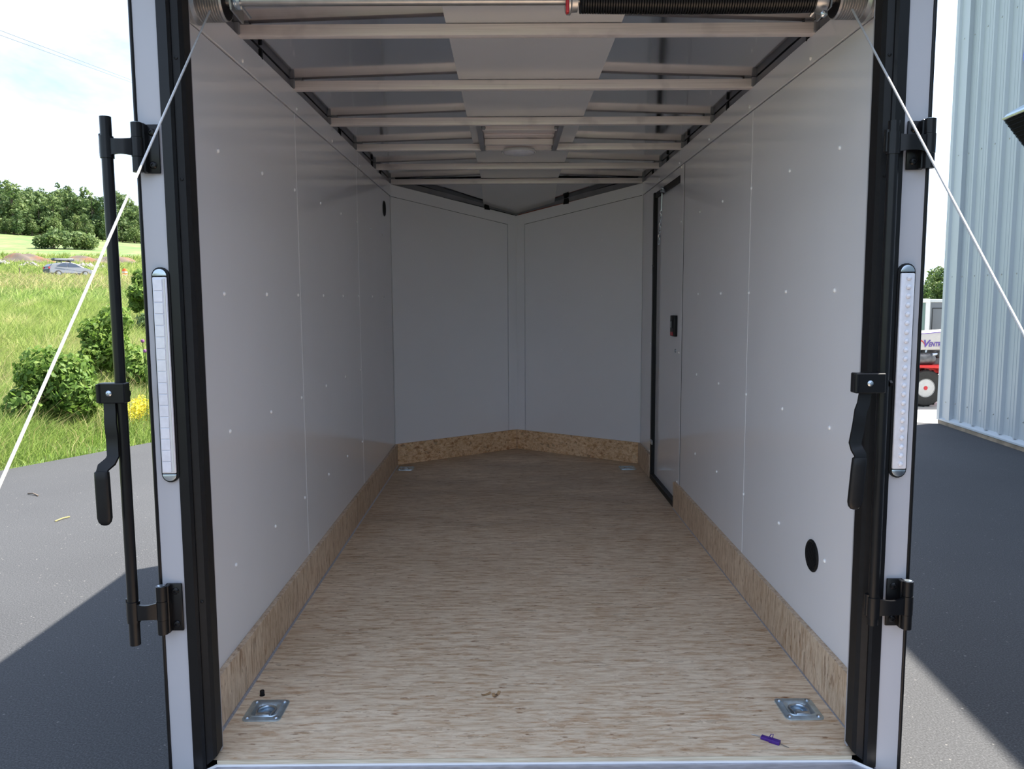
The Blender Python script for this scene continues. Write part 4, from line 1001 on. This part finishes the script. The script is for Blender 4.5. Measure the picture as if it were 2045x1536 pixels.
# ------------------------------------------------------------------ metal building on the right
def building():
    t = thing('metal_building', 'pale blue grey metal building with ribbed siding', 'building', (5.54, 8.47, G))
    ang = math.atan2(5.39-5.54, 6.41-8.47)
    d = Vector((5.39-5.54, 6.41-8.47, 0)).normalized(); n = Vector((d.y, -d.x, 0))
    if n.x > 0: n = -n      # n points to the yard
    O = Vector((5.54, 8.47, 0))
    def P(l, o, z): return O+d*l+n*o+Vector((0, 0, z))
    H = 5.12
    Lw = 26
    MB().prism([P(0, -.09, G+.02), P(Lw, -.09, G+.02), P(Lw, -12, G+.02), P(0, -12, G+.02)], (0, 0, H-G-.02)).build('wall_body', 'siding', t, smooth=False)
    prof = []; w = .9144
    for k in range(3):
        b = k*.3048
        prof += [(b, 0), (b+.085, 0), (b+.09, .004), (b+.10, .004), (b+.105, 0), (b+.150, 0), (b+.155, .004), (b+.165, .004), (b+.170, 0), (b+.215, 0), (b+.236, .032), (b+.270, .032), (b+.291, 0)]
    prof.append((w, 0))
    me = None
    m = MB(); V = []
    for (l, o) in prof: q = d*l+n*(o-.08); V += [(q.x, q.y, G+.10), (q.x, q.y, H)]
    m.add(V, [(2*i, 2*i+2, 2*i+3, 2*i+1) for i in range(len(prof)-1)])
    pan = m.build('siding_panel', 'siding', t, smooth=False, local=True)
    pan.location = (d*.28)-Vector((0, 0, G))
    for i in range(1, 27):
        o = pan.copy(); COL.objects.link(o); o.parent = t; o.location = (d*(.28+w*i))-Vector((0, 0, G))
    # corner trim: two flat faces with a ridge
    MB().prism([P(-.02, -.16, G+.05), P(-.02, -.02, G+.05), P(.05, -.02, G+.05), P(.07, -.045, G+.05), P(.18, -.045, G+.05), P(.20, -.03, G+.05), P(.30, -.03, G+.05), P(.30, -.085, G+.05)], (0, 0, H-G)).build('corner_trim', 'siding_trim', t, smooth=False)
    MB().prism([P(0, -.03, G), P(Lw, -.03, G), P(Lw, -.09, G), P(0, -.09, G)], (0, 0, .045)).build('foundation', 'base_rust', t, smooth=False)
    MB().prism([P(.0, -.022, G+.05), P(Lw, -.022, G+.05), P(Lw, -.09, G+.09), P(0, -.09, G+.09)], (0, 0, .02)).build('base_flashing', 'siding_trim', t, smooth=False)
    MB().prism([P(-.05, -.03, H), P(Lw, -.03, H), P(Lw, -12, H), P(-.05, -12, H)], (0, 0, .10)).build('roof', 'siding_trim', t, smooth=False)
    sc = MB().lathe([(.010, 0), (.010, .004), (0, .008)], (0, 0, 0), n, 6).build('siding_screw', 'galv', t, local=True)
    first = True
    for z in (.25, 1.4, 2.9, 4.3):
        for k in range(22):
            l = .19+k*.3048*.5
            if z == .25 and False: continue
            q = P(l, -.028 if k == 0 else -.079, z+(G+.05 if z == .25 else 0)) - Vector(t.location)
            o = sc if first else sc.copy()
            if not first: COL.objects.link(o); o.parent = t
            first = False; o.location = q
    # exhaust hood
    h = thing('exhaust_hood', 'projecting metal exhaust hood with dark grille on the siding', 'hood', P(2.4, 0, 2.8))
    l0, l1 = 2.03, 2.95; zt = 2.95
    arc = [(-.08, 3.17), (.1, 3.135), (.2, 3.09), (.31, 3.03), (.37, 2.99), (.40, zt)]
    V = []
    for (o, z) in arc: V += [P(l0, o, z), P(l1, o, z)]
    k = len(arc); m = MB().add(V, [(2*i, 2*i+2, 2*i+3, 2*i+1) for i in range(k-1)])
    for l in (l0, l1): m.add([P(l, o, z) for (o, z) in arc]+[P(l, -.08, zt-.60)], [tuple(range(k+1))])
    m.build('hood_shell', 'hood_metal', h, smooth=False)
    MB().prism([P(l0+.02, .385, zt-.02), P(l1-.02, .385, zt-.02), P(l1-.02, -.07, zt-.59), P(l0+.02, -.07, zt-.59)], n*-.01).build('grille_back', 'grille_dark', h, smooth=False)
    MB().tube([P(l0, .395, zt), P(l1, .395, zt)], .014, 6).build('hood_lip', 'galv', h)
    for i in range(16):
        u = (i+.5)/16; MB().tube([P(l0+.02, .392-.455*u, zt-.025-.565*u), P(l1-.02, .392-.455*u, zt-.025-.565*u)], .007, 5).build('louvre', 'grille_dark', h)
    # blue sign
    s = thing('blue_sign', 'rounded blue sign high on the siding at the right edge', 'sign', P(2.03, 0, 3.71))
    pts = [P(2.03+.50*math.cos(a), -.075, 3.71+.27*math.sin(a)) for a in np.linspace(0, 2*math.pi, 33)[:-1]]
    MB().prism(pts, n*.05, bev=.008).build('sign_face', 'sign_blue', s)
building()

# ------------------------------------------------------------------ tractor and trailers behind the building corner
def tractor():
    t = thing('tractor', 'white and red compact tractor half hidden by the building corner', 'tractor', (6.22, 10.15, G-.004))
    # local frame: x to the right, y away
    w = MB(); R = .285
    prof = [(.13, -.10), (.20, -.115), (.255, -.11), (R-.01, -.09), (R-.012, 0), (R-.01, .09), (.255, .11), (.20, .115), (.13, .10), (.13, -.10)]
    for k, x in enumerate((.012, 1.35)):
        ty = MB().lathe(prof, (x, .02, R), (0, -1, 0), 36, caps=False)
        for j in range(22):
            for sd_ in (-1, 1):
                a = 2*math.pi*(j+(.25 if sd_ > 0 else -.25))/22; c, s_ = math.cos(a), math.sin(a); c2, s2 = math.cos(a+.11), math.sin(a+.11)
                y0, y1 = .02+sd_*.01, .02+sd_*.105
                ty.add([(x+c*(R-.014), y0, R+s_*(R-.014)), (x+c2*(R-.014), y1, R+s2*(R-.014)), (x+c2*R, y1, R+s2*R), (x+c*R, y0, R+s_*R), (x+math.cos(a+.07)*R, y0, R+math.sin(a+.07)*R), (x+math.cos(a+.18)*R, y1, R+math.sin(a+.18)*R), (x+math.cos(a+.18)*(R-.014), y1, R+math.sin(a+.18)*(R-.014)), (x+math.cos(a+.07)*(R-.014), y0, R+math.sin(a+.07)*(R-.014))],
                       [(0, 1, 2, 3), (3, 2, 5, 4), (4, 5, 6, 7)])
        tyre = ty.build('tyre', 'tyre', t, local=True)
        MB().lathe([(0, .06), (.06, .062), (.065, .045), (.105, .04), (.120, .085), (.138, .105), (.142, .1)], (x, .02, R), (0, -1, 0), 28).build('wheel_rim', 'barrel_white', tyre, local=True)
        MB().lathe([(.036, .05), (.036, .095), (.028, .105), (0, .106)], (x, .02, R), (0, -1, 0), 16).build('hub_cap', 'red_paint', tyre, local=True)
        for j in range(5):
            a = 6.28*j/5+.3; MB().lathe([(.009, .04), (.009, .056), (0, .058)], (x+.075*math.cos(a), .02, R+.075*math.sin(a)), (0, -1, 0), 6).build('wheel_nut', 'galv', tyre, local=True)
    MB().prism([(-.55, -.12, .60), (-.25, -.12, .635), (.55, -.12, .635), (.62, -.12, .48), (.30, -.12, .48), (.18, -.12, .585), (-.12, -.12, .595), (-.25, -.12, .50), (-.55, -.12, .45)], (0, .35, 0), bev=.01).build('fender', 'tractor_red', t, local=True)
    MB().box(-.7, 1.6, .05, .6, .48, .60, bev=.02).build('chassis', 'tractor_red', t, local=True)
    en = MB().lathe([(0, -.30), (.085, -.30), (.095, -.28), (.095, .22), (.085, .24), (0, .24)], (-.10, .0, .725), (1, .0, .02), 20).build('muffler', 'engine_grey', t, local=True)
    MB().box(-.6, 1.4, .08, .55, .60, .88, bev=.03).build('engine_block', 'engine_grey', t, local=True)
    MB().cyl((.08, -.08, .79), (.20, -.05, .80), .02, 10).cyl((.02, .0, .78), (.03, 0, .86), .02, 8).build('engine_pipe', 'zinc', t, local=True)
    MB().lathe([(0, 0), (.05, 0), (.055, .06), (.04, .08), (0, .08)], (.20, .0, .78), (0, -1, .2), 12).build('oil_filter', 'dark_core', t, local=True)
    # hood, side panel rising to the right
    hood = MB().prism([(-.9, -.06, .86), (1.5, -.06, .86), (1.5, -.06, 1.20), (.35, -.06, 1.135), (-.35, -.06, 1.085), (-.9, -.06, 1.05)], (0, .62, 0), bev=.015).build('hood', 'tractor_white', t, local=True)
    MB().prism([(-.9, -.064, 1.046), (-.35, -.064, 1.081), (.35, -.064, 1.131), (1.5, -.064, 1.196), (1.5, -.064, 1.208), (.35, -.064, 1.142), (-.35, -.064, 1.092), (-.9, -.064, 1.058)], (0, -.004, 0)).build('hood_stripe', 'logo_purple', hood, smooth=False, local=True)
    def text(body, x, z, size, mat, shear=.25, bold=0):
        cu = bpy.data.curves.new('lettering', 'FONT'); cu.body = body; cu.size = size; cu.shear = shear; cu.extrude = .001; cu.offset = bold
        tmp = bpy.data.objects.new('tmp', cu); COL.objects.link(tmp); dg = bpy.context.evaluated_depsgraph_get()
        me = bpy.data.meshes.new_from_object(tmp.evaluated_get(dg)); bpy.data.objects.remove(tmp)
        me.materials.clear(); me.materials.append(MT[mat]); me.name = 'lettering'
        o = bpy.data.objects.new('lettering', me); COL.objects.link(o); o.parent = hood
        o.location = (x, -.0655, z); o.rotation_euler = (math.pi/2, 0, 0); return o
    text('V', -.065, .905, .15, 'logo_purple', .3, .004)
    text('ENTRAC', .030, .912, .095, 'logo_purple', .3, .002).scale = (.76, 1, 1)
    text('4500', .20, .885, .028, 'logo_purple', .25)
    # red swoosh and blue fins of the emblem
    sw = [(-.112+.09*u, 1.005+.016*math.sin(3.0*u)-.07*u*u) for u in np.linspace(0, 1, 9)]; sw2 = [(x-.004, z-.026*(1-i/8)-.004) for i, (x, z) in enumerate(sw)]
    MB().prism([(x, -.064, z) for x, z in sw+sw2[::-1]], (0, -.003, 0)).build('emblem_swoosh', 'red_paint', hood, smooth=False, local=True)
    for i in range(3):
        z = 1.045-.026*i; MB().prism([(-.38, -.064, z), (-.26+.02*(-i), -.064, z+.006), (-.29-.02*i, -.064, z-.012), (-.38, -.064, z-.014)], (0, -.003, 0)).build('emblem_wing', 'dark_core', hood, smooth=False, local=True)
tractor()
def cargo_trailer(label, u0, u1, zt, D, mat, door):
    p = world_px(u0, 660, D); q = world_px(u1, 660, D); wdt = (Vector((q.x, q.y))-Vector((p.x, p.y))).length
    t = thing('cargo_trailer', label, 'trailer', (p.x, p.y, -.62)); az = math.atan2((p.x+q.x)/2-CAM.x, (p.y+q.y)/2-CAM.y); t.rotation_euler = (0, 0, -az)
    h0, h1 = .42, zt+.62
    MB().box(0, wdt, 0, 4.5, h0, h1, bev=.02).build('body', mat, t, local=True)
    for x in (0, wdt): MB().box(x-.05, x+.05, -.02, .05, h0, h1+.01, bev=.01).build('corner_post', 'white_plastic', t, local=True)
    MB().box(-.03, wdt+.03, -.03, .06, h1-.08, h1+.02, bev=.01).build('top_rail', 'white_plastic', t, local=True)
    MB().box(-.03, wdt+.03, -.03, .06, h0-.05, h0+.04, bev=.01).build('bottom_rail', 'rail_dark', t, local=True)
    if door:
        MB().box(.10, .12, -.012, 0, h0+.05, h1-.25).box(.62, .64, -.012, 0, h0+.05, h1-.25).box(.10, .64, -.012, 0, h1-.27, h1-.25).build('door_frame', 'dark_core', t, smooth=False, local=True)
        MB().lathe([(.0, 0), (.03, 0), (.03, .03), (0, .035)], (.55, 0, h0+.9), (0, -1, 0), 10).build('door_handle', 'galv', t, local=True)
    for y in (1.8, 2.6):
        for x in (-.02, wdt+.02): MB().lathe([(0, -.1), (.30, -.1), (.32, 0), (.30, .1), (0, .1)], (x, y, .32), (1, 0, 0), 20).build('wheel', 'tyre', t, local=True)
    MB().box(wdt*.3, wdt*.7, .1, 4.3, .30, .43).build('chassis_rail', 'dark_core', t, local=True)
    MB().cyl((wdt*.5, .3, 0), (wdt*.5, .3, .35), .05, 8).build('jack_leg', 'galv', t, local=True)
cargo_trailer('dark green parked cargo trailer with white corner posts', 1795, 1858, 1.08, 24, 'trailer_green', False)
cargo_trailer('dark grey parked cargo trailer with a side door', 1860, 1893, 1.06, 28, 'trailer_grey', True)
# remove unplaced prototypes (none should remain)
for i, p in enumerate(protos):
    if i not in used:
        for c in list(p.children): bpy.data.objects.remove(c)
        bpy.data.objects.remove(p)
